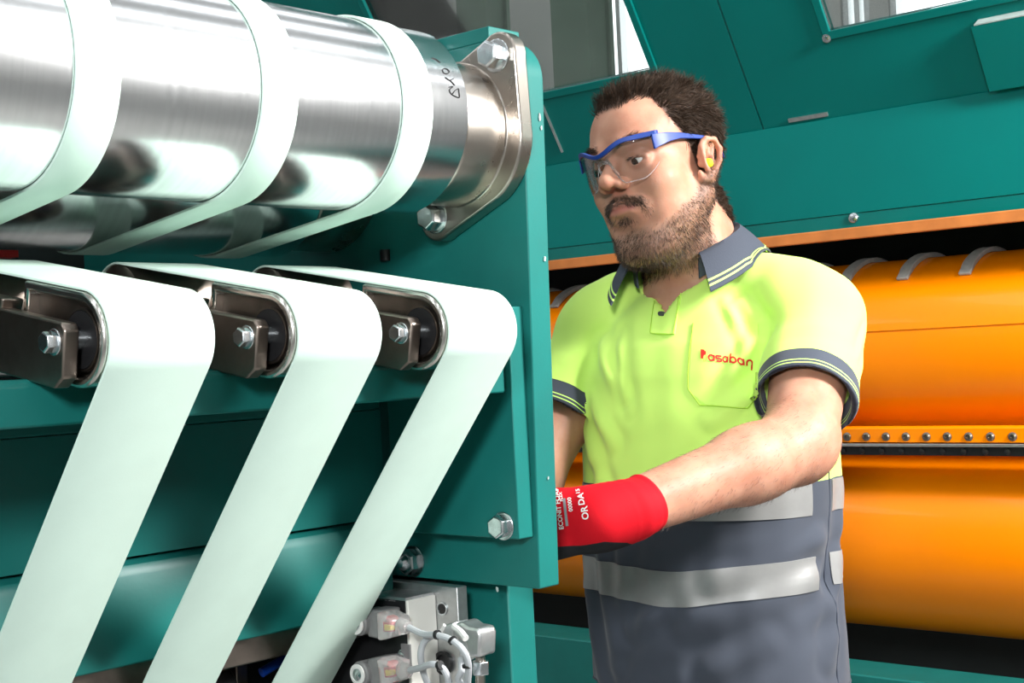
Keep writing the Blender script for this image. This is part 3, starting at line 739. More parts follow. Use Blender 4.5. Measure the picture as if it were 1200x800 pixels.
def axis(lo, hi, f0, f1, fine, coarse):
    a = [np.arange(lo, f0, coarse), np.arange(f0, f1, fine), np.arange(f1, hi, coarse)]; return np.concatenate(a)
B = Field(axis(-.26, .28, -.13, .07, .0017, .004), axis(-.58, .17, -.19, .085, .0017, .004), axis(.90, 1.82, 1.50, 1.80, .0017, .004))
B.put(torso(-.020), (-.18, -.14, .86), (.18, .14, 1.53), .01)
B.cone((-.01, .014, 1.47), (-.024, -.018, 1.615), .062, .056, .04)
B.cone((.0, .03, 1.46), (-.02, .02, 1.60), .05, .045, .04)
for (a, b, c, d_) in ((SL, EL, WL, KL), (SR, ER, WR, KR)): arm(B, a, b, c)
B.cone((.05, .02, 1.475), (.155, .004, 1.448), .042, .05, .03); B.cone((-.05, .02, 1.475), (-.155, .004, 1.448), .042, .05, .03)
hand(B, WL, KL, np.array((1., -.2, 0)), -.003); hand(B, WR, KR, np.array((-1., -.2, 0)), -.003)
# head
T = HF
B.ell((0, .012, .032), (.0695, .090, .079), .02, T=T)
B.ell((0, -.040, .040), (.056, .052, .052), .03, T=T)
B.ell((0, -.030, -.030), (.055, .060, .078), .025, T=T)
for sx in (-1, 1):
    B.cone((sx*.050, -.002, -.052), (sx*.030, -.056, -.098), .021, .0195, .025, T=T)      # jaw
    B.ell((sx*.040, -.058, -.026), (.026, .026, .026), .02, T=T)                          # cheekbone
    B.cone((sx*.018, -.0895, .026), (sx*.050, -.070, .026), .0085, .009, .014, T=T)      # brow ridge
    B.ell((sx*.032, -.046, -.062), (.027, .030, .030), .02, T=T)
B.cone((-.014, -.070, -.103), (.014, -.070, -.103), .020, .020, .02, T=T)              # chin
B.cone((0, -.02, -.10), (0, .02, -.11), .035, .04, .03, T=T)
for sx in (-1, 1): B.ell((sx*.033, -.0985, .006), (.018, .013, .0125), .012, 's', T=T)    # eye sockets
class FaceF:
    R = HF.R
    def __call__(s, p, direction=0):
        if direction: return HF(p, 1)
        p = np.asarray(p, float); return HF((p[0], p[1], .005+(p[2]-.005)*.80))
T = FaceF()
B.cone((0, -.088, .016), (0, -.1110, -.0165), .0075, .0098, .010, T=T)                    # nose
B.ell((0, -.1085, -.0195), (.0115, .0115, .0092), .006, T=T)
for sx in (-1, 1):
    B.ell((sx*.0135, -.1000, -.0245), (.0085, .0115, .0085), .006, T=T)
    B.ell((sx*.0068, -.1075, -.0325), (.0038, .0055, .005), .002, 's', T=T)              # nostrils
    T = HF; B.ell((sx*.0325, -.0765, .0050), (.0165, .0142, .0140), .004, T=T)                   # lids over the eyeball
    B.cone((sx*.0215, -.0915, .0035), (sx*.044, -.0850, .0040), .0022, .0022, .002, 's', T=T, )
    B.ell((sx*.0325, -.0900, .0028), (.0105, .0075, .0038), .0015, 's', T=T); T = FaceF()
B.ell((0, -.082, -.066), (.029, .0185, .021), .014, T=T)                                   # mouth mound
B.cone((-.0185, -.094, -.0610), (-.004, -.1015, -.0575), .0032, .0048, .005, T=T); B.cone((.0185, -.094, -.0610), (.004, -.1015, -.0575), .0032, .0048, .005, T=T)
B.cone((-.014, -.0955, -.0685), (.014, -.0945, -.0690), .0042, .0042, .005, T=T); B.ell((0, -.0970, -.0700), (.011, .0055, .0045), .004, T=T)
B.cone((-.024, -.0955, -.0638), (0, -.1065, -.0633), .0012, .0012, .002, 's', T=T); B.cone((.024, -.0955, -.0638), (0, -.1065, -.0633), .0012, .0012, .002, 's', T=T)
B.cone((0, -.1065, -.040), (0, -.1045, -.052), .002, .002, .004, 's', T=T)
B.cone((-.012, -.0985, -.085), (.012, -.0985, -.085), .004, .004, .010, 's', T=T)
class EarF:
    R = HF.R
    def __call__(s, p, direction=0):
        if direction: return HF(p, 1)
        p = np.asarray(p, float); sx = np.sign(p[0]); c = np.array([sx*.078, .012, 0.])
        return HF((p-c)*.88+c+np.array([-sx*.0065, -.012, -.012]))
for sx in (-1, 1):                                                                          # ears
    T = EarF()
    B.ell((sx*.0795, .016, -.001), (.0065, .0175, .0295), .005, T=T, rot=(12, 0, sx*22))
    e_pts = [(.077, .000, .006), (.0835, .002, .020), (.0875, .012, .029), (.0905, .026, .026), (.0910, .0335, .012), (.088, .031, -.004), (.083, .020, -.018), (.079, .010, -.027), (.0755, .002, -.026), (.0745, -.002, -.016)]
    rr = [.0032, .0034, .0036, .0038, .0038, .0036, .0048, .0066, .0055, .0035]
    for q in range(len(e_pts)-1):
        a, b = e_pts[q], e_pts[q+1]; B.cone((sx*a[0], a[1], a[2]), (sx*b[0], b[1], b[2]), rr[q], rr[q+1], .0025, T=T)
    B.ell((sx*.0865, .012, -.001), (.0085, .0085, .0125), .004, 's', T=T, rot=(12, 0, sx*22))
    B.ell((sx*.089, .020, .014), (.0065, .0065, .0085), .003, 's', T=T)
    B.cone((sx*.079, .0215, -.006), (sx*.0835, .0255, .014), .0028, .0026, .003, T=T)
    B.ell((sx*.0775, .0005, -.004), (.0042, .0042, .0055), .003, T=T)                    # tragus
T = HF
V, Q = B.mesh(); V = smooth_verts(V.astype(float), Q, 2, .45); NV = normals(V, Q)
HP = HF.inv(V)                                  # head coordinates of every vertex
def azim(p): return np.degrees(np.arctan2(np.abs(p[:, 0]), -(p[:, 1]-.012)))
HA = [0, 12, 26, 38, 50, 60, 68, 76, 84, 90, 98, 108, 118, 130, 145, 180]
HZ = [.076, .077, .084, .078, .050, .026, .006, -.020, -.026, .018, .028, .018, -.035, -.066, -.082, -.088]
def hair_mask(p, soft=.006): return np.clip((p[:, 2]-np.interp(azim(p), HA, HZ))/soft+.5, 0, 1)*(np.abs(p[:, 2]) < .16)
def beard_mask(p, part_=''):
    az = azim(p); x, y, z = np.abs(p[:, 0]), p[:, 1], p[:, 2]; z0_ = z
    up = np.interp(az, [0, 12, 24, 34, 46, 60, 72, 84, 95], [-.074, -.076, -.078, -.070, -.056, -.046, -.028, -.004, .0])
    m = np.clip((up-z)/.010, 0, 1)*np.clip((z+.150)/.02, 0, 1)*np.clip((100-az)/14, 0, 1)
    z = .005+(z-.005)/.80
    mu = np.clip((1-np.abs(z+.0490+x*.30*(x > .012))/.0095)*2, 0, 1)*np.clip((.034-x)/.006, 0, 1)*(y < -.07)
    side = np.clip(1-np.abs(x-.031)/.007, 0, 1)*bump01(z, -.068, .014)*(y < -.06)
    chin = bump01(x, 0, .010)*bump01(z, -.083, .006)*(y < -.07)
    if part_ == 'mo': return np.clip(np.maximum.reduce([mu, side*.45, chin*.6]), 0, 1)
    return np.clip(np.maximum.reduce([m, mu*1.2, side*.8, chin*.9]), 0, 1)*(y < .03)
def lip_mask(p): return bump01(.005+(p[:, 2]-.005)/.80+.0635+0*p[:, 0], 0, .0085)**2*np.clip((.0245-np.abs(p[:, 0]))/.006, 0, 1)*np.clip((-.0925-p[:, 1])/.004, 0, 1)
bsk = mat('skin', (.70, .40, .29), .5, spec=.35, noise=0, bump=.25, bscale=420, dist=.0006)
def skin_nodes(m):
    N, L = m.node_tree.nodes, m.node_tree.links; P_ = N['Principled BSDF']
    P_.inputs['Subsurface Weight'].default_value = .22; P_.inputs['Subsurface Radius'].default_value = (.6, .25, .12); P_.inputs['Subsurface Scale'].default_value = .010
    tc = N.new('ShaderNodeTexCoord'); n = N.new('ShaderNodeTexNoise'); n.inputs['Scale'].default_value = 38; n.inputs['Detail'].default_value = 5; L.new(tc.outputs['Object'], n.inputs[0])
    cur = N.new('ShaderNodeMix'); cur.data_type = 'RGBA'; cur.inputs[6].default_value = (.51, .262, .175, 1); cur.inputs[7].default_value = (.44, .20, .13, 1)
    mr = N.new('ShaderNodeMapRange'); mr.inputs[1].default_value = .38; mr.inputs[2].default_value = .66; L.new(n.outputs[0], mr.inputs[0]); L.new(mr.outputs[0], cur.inputs[0])
    out = cur.outputs[2]
    for att, col, k in (('flush', (.55, .16, .11, 1), .6), ('lips', (.50, .17, .14, 1), .9), ('stubble', (.20, .13, .095, 1), .62), ('scalp', (.045, .027, .019, 1), .92)):
        a = N.new('ShaderNodeAttribute'); a.attribute_name = att; mm = N.new('ShaderNodeMath'); mm.operation = 'MULTIPLY'; mm.inputs[1].default_value = k; L.new(a.outputs['Fac'], mm.inputs[0])
        x = N.new('ShaderNodeMix'); x.data_type = 'RGBA'; L.new(mm.outputs[0], x.inputs[0]); L.new(out, x.inputs[6]); x.inputs[7].default_value = col; out = x.outputs[2]
    L.new(out, P_.inputs['Base Color'])
skin_nodes(bsk)
body = npmesh('body', V, Q, bsk, man)
ear_near = np.exp(-(((HP[:, 1]-.010)/.02)**2+((HP[:, 2]+.014)/.03)**2))*(np.abs(HP[:, 0]) > .068)
flush = np.clip(bump01(HP[:, 2], -.030, .014)*np.exp(-(HP[:, 0]/.018)**2)*(HP[:, 1] < -.09)*.8+ear_near*.9, 0, 1)
headish = np.linalg.norm(HP, axis=1) < .2
set_attr(body, 'flush', flush*headish); set_attr(body, 'lips', lip_mask(HP)*headish)
set_attr(body, 'stubble', beard_mask(HP)*headish*1.0); set_attr(body, 'scalp', hair_mask(HP)*headish*(np.abs(HP[:, 0]) < .0715+.02*(HP[:, 2] > .024)))

# hair, beard, brows: thin tapering strands rooted on the skin
def flow_noise(p, s, seed):
    q = p*s; return np.stack([np.sin(q[:, 1]*1.3+seed)+np.sin(q[:, 2]*1.9+seed*2.1)+np.sin(q[:, 0]*2.3+q[:, 1]*1.1), np.sin(q[:, 2]*1.5+seed*1.7)+np.sin(q[:, 0]*1.7+seed*.6)+np.sin(q[:, 2]*2.9), np.sin(q[:, 0]*1.4+seed*.3)+np.sin(q[:, 1]*2.1+seed*1.2)+np.sin(q[:, 1]*3.3)], 1)/3
def strands(name, weight, count, length, width, dirf, m, segs=4, curl=.5, cs=260, label=None, jit=.3):
    """weight: per-vertex density in the head region"""
    fw = weight[Q].mean(1); p = V[Q]; ar = np.linalg.norm(np.cross(p[:, 2]-p[:, 0], p[:, 3]-p[:, 1]), axis=1)
    w = fw*ar; w = w/w.sum(); f = RNG.choice(len(Q), count, p=w)
    u, v = RNG.random(count)[:, None], RNG.random(count)[:, None]
    root = (p[f, 0]*(1-u)+p[f, 1]*u)*(1-v)+(p[f, 3]*(1-u)+p[f, 2]*u)*v; n = NV[Q[f, 0]]
    hp_ = HF.inv(root); hn = n @ HR
    d = dirf(hp_, hn); d = d @ HR.T
    d = d+RNG.normal(0, jit, d.shape)*.5; d /= np.linalg.norm(d, axis=1)[:, None]
    L_ = length(hp_)*(.65+.6*RNG.random(count)); pts = [root-n*.0006]; cur = root
    for s_ in range(segs):
        d = d+flow_noise(cur, cs, 1.7)*curl; dn = (d*n).sum(1)[:, None]; d = d+n*np.where(dn < .05, .05-dn, 0); d /= np.linalg.norm(d, axis=1)[:, None]
        cur = cur+d*(L_/segs)[:, None]; pts.append(cur)
    side = np.cross(pts[-1]-pts[0], RNG.normal(0, 1, root.shape)); side /= np.linalg.norm(side, axis=1)[:, None]+1e-9
    VV = []
    for k_, q in enumerate(pts):
        ww = width*(1-.75*k_/segs); VV += [q-side*ww*.5, q+side*ww*.5]
    VV = np.stack(VV, 1); m_ = VV.shape[1]; off = (np.arange(count)*m_)[:, None]
    FF = np.concatenate([off+np.array([2*k_, 2*k_+1, 2*k_+3, 2*k_+2]) for k_ in range(segs)])
    return npmesh(name, VV.reshape(-1, 3), FF, m, man, label=label)
M['hair'] = mat('dark_brown_hair', (.017, .0095, .0055), .6, spec=.2, col2=(.042, .024, .014), nscale=300)
M['beard'] = mat('brown_beard', (.035, .021, .014), .5, col2=(.08, .047, .03), nscale=300)
def hair_dir(p, n):
    t = np.stack([p[:, 0]*2.0, .9+0*p[:, 1], np.where(p[:, 2] > .06, .25, -.75)], 1); top = np.clip((p[:, 2]-.03)/.06, 0, 1)[:, None]
    front = np.clip((-.03-p[:, 1])/.04, 0, 1)[:, None]
    d = t-n*(t*n).sum(1)[:, None]; d /= np.linalg.norm(d, axis=1)[:, None]; low = np.clip((.0-p[:, 2])/.04, 0, 1)[:, None]; return d*(.8)+n*(.22+.16*top+.45*front-.1*low)+flow_noise(p, 120, .4)*.7
notear = 1.-((HP[:, 1] > -.010)*(HP[:, 1] < .026)*(HP[:, 2] > -.046)*(HP[:, 2] < .012))
hw = notear*hair_mask(HP, .012)*headish*(np.abs(HP[:, 0]) < .0715+.02*(HP[:, 2] > .024))
thin = 1-.55*np.clip((-.045-HP[:, 1])/.04, 0, 1)
strands('hair', hw*thin, 34000, lambda p: .012+.009*np.clip((p[:, 2]-.0)/.09, 0, 1), .0007, hair_dir, 'hair', 5, .36, 260)
strands('beard', beard_mask(HP)**1.2*headish, 11500, lambda p: .0044+.0018*(p[:, 2] < -.085), .00046, lambda p, n: n*.55+np.stack([p[:, 0]*1.5, 0*p[:, 0]-.1, 0*p[:, 0]-.85], 1), 'beard', 2, .15, 300)
strands('moustache', beard_mask(HP, 'mo')**1.3*headish, 1900, lambda p: .0065+0*p[:, 0], .0004, lambda p, n: n*.35+np.stack([np.sign(p[:, 0])*.55, 0*p[:, 0]-.1, 0*p[:, 0]-.8], 1), 'beard', 2, .15, 300)
def brow_w(p):
    x = np.abs(p[:, 0]); zc = .0275+.006*np.clip((x-.014)/.02, 0, 1)-.008*np.clip((x-.038)/.018, 0, 1)
    return np.clip(1-np.abs(p[:, 2]-zc)/.0048, 0, 1)*np.clip((x-.011)/.004, 0, 1)*np.clip((.056-x)/.008, 0, 1)*(p[:, 1] < -.04)
strands('eyebrows', brow_w(HP)*headish, 900, lambda p: .0075+0*p[:, 0], .00042, lambda p, n: n*.3+np.stack([np.sign(p[:, 0]), .4+0*p[:, 0], .25+0*p[:, 0]], 1), 'hair', 2, .1, 200)
lash = (np.abs(HP[:, 2]-.0078) < .0011)*(np.abs(np.abs(HP[:, 0])-.0325) < .0115)*(HP[:, 1] < -.083)*(HP[:, 1] > -.094)
if (lash*headish).sum() > 5: strands('eyelashes', (lash*headish).astype(float), 160, lambda p: .006+0*p[:, 0], .0003, lambda p, n: np.stack([0*p[:, 0], -1+0*p[:, 0], -.15+0*p[:, 0]], 1), 'hair', 2, .02, 100)

def gpart(name, g, m, frame=None, bevel=0., label=None, parent=None, ang=40):
    """part given in head (or person) coordinates"""
    h = G(); h.f = g.f; h.v = [tuple(frame(v)) for v in g.v] if frame else g.v
    vs = [Vector(v) for v in h.v]; me = bpy.data.meshes.new(name); me.from_pydata(vs, [], h.f); me.validate()
    bm = bmesh.new(); bm.from_mesh(me); bmesh.ops.recalc_face_normals(bm, faces=bm.faces); bm.to_mesh(me); bm.free()
    me.polygons.foreach_set('use_smooth', [True]*len(me.polygons)); me.set_sharp_from_angle(angle=math.radians(ang))
    me.materials.append(M[m] if isinstance(m, str) else m); o = bpy.data.objects.new(name, me); COL.objects.link(o); o.parent = parent or man
    if bevel: b = o.modifiers.new('bevel', 'BEVEL'); b.width = bevel; b.segments = 2; b.limit_method = 'ANGLE'
    if label: o['label'] = label
    return o
M['eye'] = mat('eye_white', (.70, .66, .62), .15); M['iris'] = mat('brown_iris', (.05, .022, .01), .12); M['pupil'] = mat('pupil', (.003, .003, .003), .08)
for sx in (-1, 1):
    c = Vector((sx*.0325, -.0770, .0050)); look = Vector((-.18, -1, -.32)).normalized()
    ball = G().lathe(c-look*.0118, look, [(.0118-.0118*math.cos(math.pi*i/18), max(1e-6, .0118*math.sin(math.pi*i/18))) for i in range(19)], 28)
    eo = gpart('eye', ball, 'eye', HF)
    cap = lambda r0, r1, h_: [(math.sqrt(max(0, .01195**2-q*q))+h_, max(1e-6, q)) for q in np.linspace(r0, r1, 6)]
    gpart('iris', G().lathe(c, look, cap(.0060, .0, .0001), 24), 'iris', HF, parent=eo)
    gpart('pupil', G().lathe(c, look, cap(.0025, .0, .0003), 16), 'pupil', HF, parent=eo)
# ear plug
ep_ = gpart('ear_plug', G().lathe((.0715, -.002, -.0165), (1, -.2, -.12), [(0, .0058), (.006, .006), (.0095, .0052), (.0115, .003), (.012, .0002)], 20), mat('yellow_foam', (.92, .80, .02), .8), HF)

# ------------------------------------------------------------------ safety glasses
gl = thing('safety_glasses', 'blue framed clear safety glasses worn by the man', 'glasses', tuple(PM(HF((0, -.1, .02)))))
def gp(v): return PM(HF((v[0]*.94, v[1], v[2])))
def yl(x): return -.1175+8.2*x*x if abs(x) < .05 else -.1175+8.2*.0025+(abs(x)-.05)*1.02
def zt_(x): a = min(1, abs(x)/.040); return .0185+.0115*a*a*(3-2*a)
def zb_(x):
    ax_ = abs(x)
    if ax_ < .010: return .0095-ax_*.25
    return -.0215+.0285*max(0, (.028-ax_)/.018)**1.6+.022*max(0, (ax_-.046)/.022)**1.7
def frame_part(name, g, m, bevel=0., label=None):
    h = G(); h.f = g.f; h.v = [tuple(gp(v)) for v in g.v]; return part(name, h, m, gl, bevel=bevel, label=label, ang=50)
nx_, nz_ = 72, 12; g = G(); vs = []; fs = []
for s_ in (0, .0016):
    for i in range(nx_+1):
        x = -.066+.132*i/nx_
        for j in range(nz_+1):
            t = j/nz_; z = zt_(x)+(zb_(x)-zt_(x))*t; vs.append((x, yl(x)+s_+.006*t*t, z))
m_ = (nx_+1)*(nz_+1)
for s_ in (0, m_):
    for i in range(nx_):
        for j in range(nz_): a = s_+i*(nz_+1)+j; fs.append((a, a+1, a+nz_+2, a+nz_+1))
for i in range(nx_):
    for j in (0, nz_): a = i*(nz_+1)+j; fs.append((a, a+nz_+1, a+nz_+1+m_, a+m_))
frame_part('lens', g.add(vs, fs), 'lens')
M['bluef'] = mat('blue_frame_plastic', (.008, .038, .23), .42)
bar = G(); sec = []; xs_ = [-.0705+.141*i/60 for i in range(61)]
for x in xs_:
    h = .0043+.0010*math.exp(-((abs(x)-.06)/.02)**2); sec.append([(x, yl(x)-.0022, zt_(x)-h*.6), (x, yl(x)-.0030, zt_(x)+h*.6), (x, yl(x)+.0034, zt_(x)+h*.6), (x, yl(x)+.0034, zt_(x)-h*.6)])
vs = [p for s_ in sec for p in s_]; n = len(sec)
fs = [(4*i+k, 4*i+(k+1) % 4, 4*i+4+(k+1) % 4, 4*i+4+k) for i in range(n-1) for k in range(4)]+[(0, 1, 2, 3), (4*n-4, 4*n-3, 4*n-2, 4*n-1)]
frame_part('brow_bar', bar.add(vs, fs), 'bluef', .0007)
frame_part('lens_rim', G().tube([(x, yl(x)+.0068, zb_(x)) for x in [-.064+.128*i/60 for i in range(61)]], .0007, 6), 'clear')
for sx in (-1, 1):
    path = [(.0665, -.0830, .0225, .0125), (.0705, -.076, .0230, .0105), (.0740, -.060, .0240, .0075), (.0760, -.040, .0235, .0050), (.0775, -.018, .0205, .0038), (.0790, -.002, .0180, .0032), (.0800, .014, .0150, .0028), (.0790, .032, .004, .0026), (.0765, .038, -.010, .0022)]
    vs = [(sx*(x+dx), y, z+dz) for (x, y, z, h) in path for dx, dz in ((-.0012, -h), (.0014, -h), (.0014, h*.55), (-.0012, h*.55))]; n = len(path)
    fs = [(4*i+k, 4*i+(k+1) % 4, 4*i+4+(k+1) % 4, 4*i+4+k) for i in range(n-1) for k in range(4)]+[(0, 1, 2, 3), (4*n-4, 4*n-3, 4*n-2, 4*n-1)]
    frame_part('temple', G().add(vs, fs), 'bluef', .0007)
    frame_part('nose_pad', G().tube([(sx*.0085, -.1115, .010), (sx*.0115, -.1065, .001), (sx*.0150, -.1020, -.008)], .0012, 8), 'clear')

# ------------------------------------------------------------------ polo shirt
UL = unit(EL-SL); UR = unit(ER-SR); SLEN = .150
Sh = Field(np.arange(-.275, .275, .0034), np.arange(-.19, .165, .0034), np.arange(.95, 1.58, .0034))
for (Sp, U, sx) in ((SL, UL, 1), (SR, UR, -1)):
    Sh.cone((sx*.06, .018, 1.478), (sx*.153, .004, 1.452), .047, .055, .035)
    Sh.cone((sx*.035, .030, 1.505), (sx*.118, .012, 1.482), .047, .052, .04)
    Sh.cone(Sp, Sp+U*(SLEN-.005), .060, .061, .035)
    A_ = Sp+U*SLEN
    def cut(X, Y, Z, A_=A_, U=U, sx=sx): return np.maximum((A_[0]-X)*U[0]+(A_[1]-Y)*U[1]+(A_[2]-Z)*U[2], np.sqrt((X-A_[0])**2+(Y-A_[1])**2+(Z-A_[2])**2)-.085)
    Sh.put(cut, A_-.09, A_+.09, .003, 's', .01)
    Sh.cone(A_-U*.012, A_+U*.03, .0535, .056, .003, 's')
Sh.put(torso(0.), (-.19, -.14, .86), (.19, .14, 1.53), .01)
Sh.cone((-.01, .03, 1.48), (-.02, .022, 1.525), .064, .060, .03)
# neck opening and open placket
Sh.cone((-.016, -.000, 1.500), (-.026, -.02, 1.60), .058, .064, .006, 's')
def vee(X, Y, Z):
    h = np.clip((Z-1.464)/.058, 0, 1.2); return np.maximum(np.abs(X+.013+.1*(Z-1.452))-h*.034, np.maximum(Y+.04, 1.448-Z))*.8
Sh.put(vee, (-.09, -.17, 1.44), (.06, -.03, 1.53), .004, 's')
def hem(X, Y, Z): return (.984+.0*X)-Z+0*Y
Sh.put(hem, (-.3, -.2, .9), (.3, .2, 1.0), .003, 'i')
SV, SQ = Sh.mesh(); SV = smooth_verts(SV.astype(float), SQ, 5, .5); SN = normals(SV, SQ)
folds = [  # start, end, half width, height
 ((.150, -.05, 1.40), (.075, -.125, 1.335), .010, .0045), ((.155, -.04, 1.375), (.06, -.13, 1.275), .011, .004), ((.12, -.07, 1.445), (.085, -.125, 1.36), .009, .004),
 ((-.14, -.06, 1.40), (-.075, -.128, 1.31), .010, .0045), ((-.15, -.05, 1.375), (-.095, -.125, 1.25), .011, .005), ((-.115, -.07, 1.44), (-.06, -.125, 1.37), .009, .004), ((-.08, -.09, 1.46), (-.045, -.13, 1.35), .007, .003),
 ((.07, -.06, 1.485), (.115, -.085, 1.40), .007, .0035), ((.085, -.05, 1.48), (.145, -.06, 1.41), .007, .004), ((.10, -.035, 1.48), (.165, -.04, 1.42), .008, .0035),
 ((.16, -.04, 1.13), (.03, -.135, 1.085), .014, .005), ((.165, -.02, 1.10), (.06, -.12, 1.03), .014, .006), ((.165, -.03, 1.18), (.07, -.125, 1.14), .012, .004), ((.12, -.09, 1.06), (.0, -.135, 1.0), .014, .004),
 ((-.15, -.07, 1.20), (-.12, -.10, 1.0), .013, .005), ((-.10, -.11, 1.25), (-.09, -.12, 1.02), .012, .004), ((-.05, -.13, 1.22), (-.075, -.125, 1.05), .012, .003),
 ((.17, .02, 1.15), (.17, -.02, 1.03), .012, .005), ((.165, .05, 1.28), (.172, .02, 1.12), .012, .004), ((.0, -.13, 1.10), (-.05, -.13, 1.07), .010, .004)]
dz = np.zeros(len(SV))
for a, b, w, h in folds:
    a, b = np.array(a), np.array(b); d = b-a; t = np.clip(((SV-a) @ d)/d.dot(d), 0, 1); dist = np.linalg.norm(SV-a-t[:, None]*d, axis=1)
    h *= 1.45; dz += h*np.exp(-(dist/w)**2)*np.sin(np.pi*np.clip(t*.8+.15, 0, 1))-.5*h*np.exp(-((dist-2.0*w)/w)**2)
for Sp, U in ((SL, UL), (SR, UR)):
    s_ = (SV-Sp) @ U; rad = SV-Sp-s_[:, None]*U; near = np.clip((.09-np.linalg.norm(rad, axis=1))/.02, 0, 1)*np.clip((s_-.0)/.04, 0, 1)*np.clip((.098-s_)/.02, 0, 1)
    ph = np.arctan2(rad[:, 1], rad[:, 2]); dz += near*.0018*np.sin(ph*5+s_*55)
nz = flow_noise(SV, 55, 2.2)[:, 0]*.5+flow_noise(SV, 28, .7)[:, 1]*.5; dz += nz*.0022
SV = SV+SN*dz[:, None]; SN = normals(SV, SQ)
shirt_m = mat('polo_fabric', (.5, .9, .05), .8, bump=.2, bscale=900, dist=.0004)
def shirt_nodes(m):
    N, L = m.node_tree.nodes, m.node_tree.links; P_ = N['Principled BSDF']; P_.inputs['Specular IOR Level'].default_value = .15
    P_.inputs['Sheen Weight'].default_value = .15
    tc = N.new('ShaderNodeTexCoord'); sp = N.new('ShaderNodeSeparateXYZ'); L.new(tc.outputs['Object'], sp.inputs[0])
    def step(src, lo, hi):
        mr = N.new('ShaderNodeMapRange'); mr.inputs[1].default_value = lo; mr.inputs[2].default_value = hi; L.new(src, mr.inputs[0]); return mr.outputs[0]
    YEL, GRY, LIM, DRK = (.66, .96, .19, 1), (.062, .071, .093, 1), (.62, .93, .20, 1), (.02, .022, .035, 1)
    x = N.new('ShaderNodeMix'); x.data_type = 'RGBA'; L.new(step(sp.outputs[2], 1.2527, 1.2533), x.inputs[0]); x.inputs[6].default_value = GRY; x.inputs[7].default_value = YEL; out = x.outputs[2]
    a = N.new('ShaderNodeAttribute'); a.attribute_name = 'cuff'
    for lo, col in ((0, DRK), (.0007, GRY), (.0185, LIM), (.0200, GRY), (.0235, LIM), (.0250, GRY), (.0285, DRK)):
        y = N.new('ShaderNodeMix'); y.data_type = 'RGBA'; L.new(step(a.outputs['Fac'], lo, lo+.0002), y.inputs[0]); L.new(out, y.inputs[6]); y.inputs[7].default_value = col; out = y.outputs[2]
    L.new(out, P_.inputs['Base Color'])
shirt_nodes(shirt_m)
shirt = npmesh('polo_shirt', SV, SQ, shirt_m, man, label='fluorescent yellow polo shirt with a dark grey lower half and ribbed cuffs')
cuff = np.full(len(SV), -.05); tdist = torso(0.)(SV[:, 0], SV[:, 1], SV[:, 2])
for Sp, U in ((SL, UL), (SR, UR)):
    s_ = (SV-Sp) @ U-(SLEN-.031); rad = np.linalg.norm(SV-Sp-((SV-Sp) @ U)[:, None]*U, axis=1); cuff = np.where((rad < .072) & (s_ > -.03) & (s_ < .04) & (tdist > .005), np.maximum(cuff, s_), cuff)
set_attr(shirt, 'cuff', cuff)
SB = BVHTree.FromPolygons([tuple(v) for v in SV], [tuple(int(i) for i in q) for q in SQ])
def cast_px(px, py, bvh=None):
    o = Vector(to_p(EYEP)); d = Vector(np.array(ray(px, py)) @ PM.R).normalized()
    h = (bvh or SB).ray_cast(o, d); return h
def patch(name, grid, m, off=.0012, label=None, parent=None, thick=.0012):
    """grid: rows of (point, normal) on the shirt; makes a thin raised patch"""
    R_, C_ = len(grid), len(grid[0]); vs = []; fs = []
    for lay in (off, off-thick):
        for r in grid:
            for p, n in r: vs.append(Vector(p)+Vector(n)*lay)
    n_ = R_*C_
    for i in range(R_-1):
        for j in range(C_-1):
            a = i*C_+j; fs.append((a, a+1, a+C_+1, a+C_)); fs.append((n_+a, n_+a+C_, n_+a+C_+1, n_+a+1))
    rim = [j for j in range(C_)]+[i*C_+C_-1 for i in range(1, R_)]+[(R_-1)*C_+j for j in range(C_-2, -1, -1)]+[i*C_ for i in range(R_-2, 0, -1)]
    for a, b in zip(rim, rim[1:]+rim[:1]): fs.append((a, a+n_, b+n_, b))
    return gpart(name, G().add(vs, fs), m, None, label=label, parent=parent or shirt, ang=50)
def radial(th, z):
    """point of the shirt at angle th (0 = front, + = his left) and height z"""
    a = math.radians(th); d = Vector((-math.sin(a), math.cos(a), 0)); o = Vector((math.sin(a)*.4, -math.cos(a)*.4, z))
    o = Vector((math.sin(a)*.36, -math.cos(a)*.36, z)); h = SB.ray_cast(o, d)
    return (h[0], h[1] if h[1].dot(d) < 0 else -h[1])
M['reflect'] = mat('silver_reflective_tape', (.36, .36, .355), .38, .35, noise=.12, nscale=30)
def strip(th0, th1, z0f, z1f, n=60):
    g_ = []
    for r in range(7):
        row = []
        for i in range(n+1):
            th = th0+(th1-th0)*i/n; z0, z1 = z0f(th), z1f(th); row.append(radial(th, z0+(z1-z0)*r/6))
        g_.append(row)
    return patch('reflective_strip', g_, 'reflect', .0014, thick=.0016)

fa_w = np.zeros(len(V))
for a, b in ((EL, WL),):
    t = ((V-a) @ (b-a))/((b-a) @ (b-a)); dd = np.linalg.norm(V-a-t[:, None]*(b-a), axis=1); fa_w = np.maximum(fa_w, (dd < .06)*np.clip((t+.25)/.3, 0, 1)*(t < .95))
    fd = (unit(b-a)) @ HR
strands('arm_hair', fa_w, 2600, lambda p: .008+0*p[:, 0], .00022, lambda p, n: n*.22+fd[None, :]+np.array([0, 0, -.3]), 'beard', 2, .15, 200)
def th_px(px, py):
    h = cast_px(px, py)[0]; return math.degrees(math.atan2(h.x, -h.y))
TE, TB, TS = th_px(958, 670), th_px(974, 670), th_px(966, 670)
kk = lambda th: min(1, max(0, (th+96)/(TE+96)))
strip(-96, TE, lambda th: 1.154+.006*kk(th)-.009*math.exp(-((th-5)/32)**2), lambda th: 1.111+.008*kk(th)-.012*math.exp(-((th-5)/32)**2))
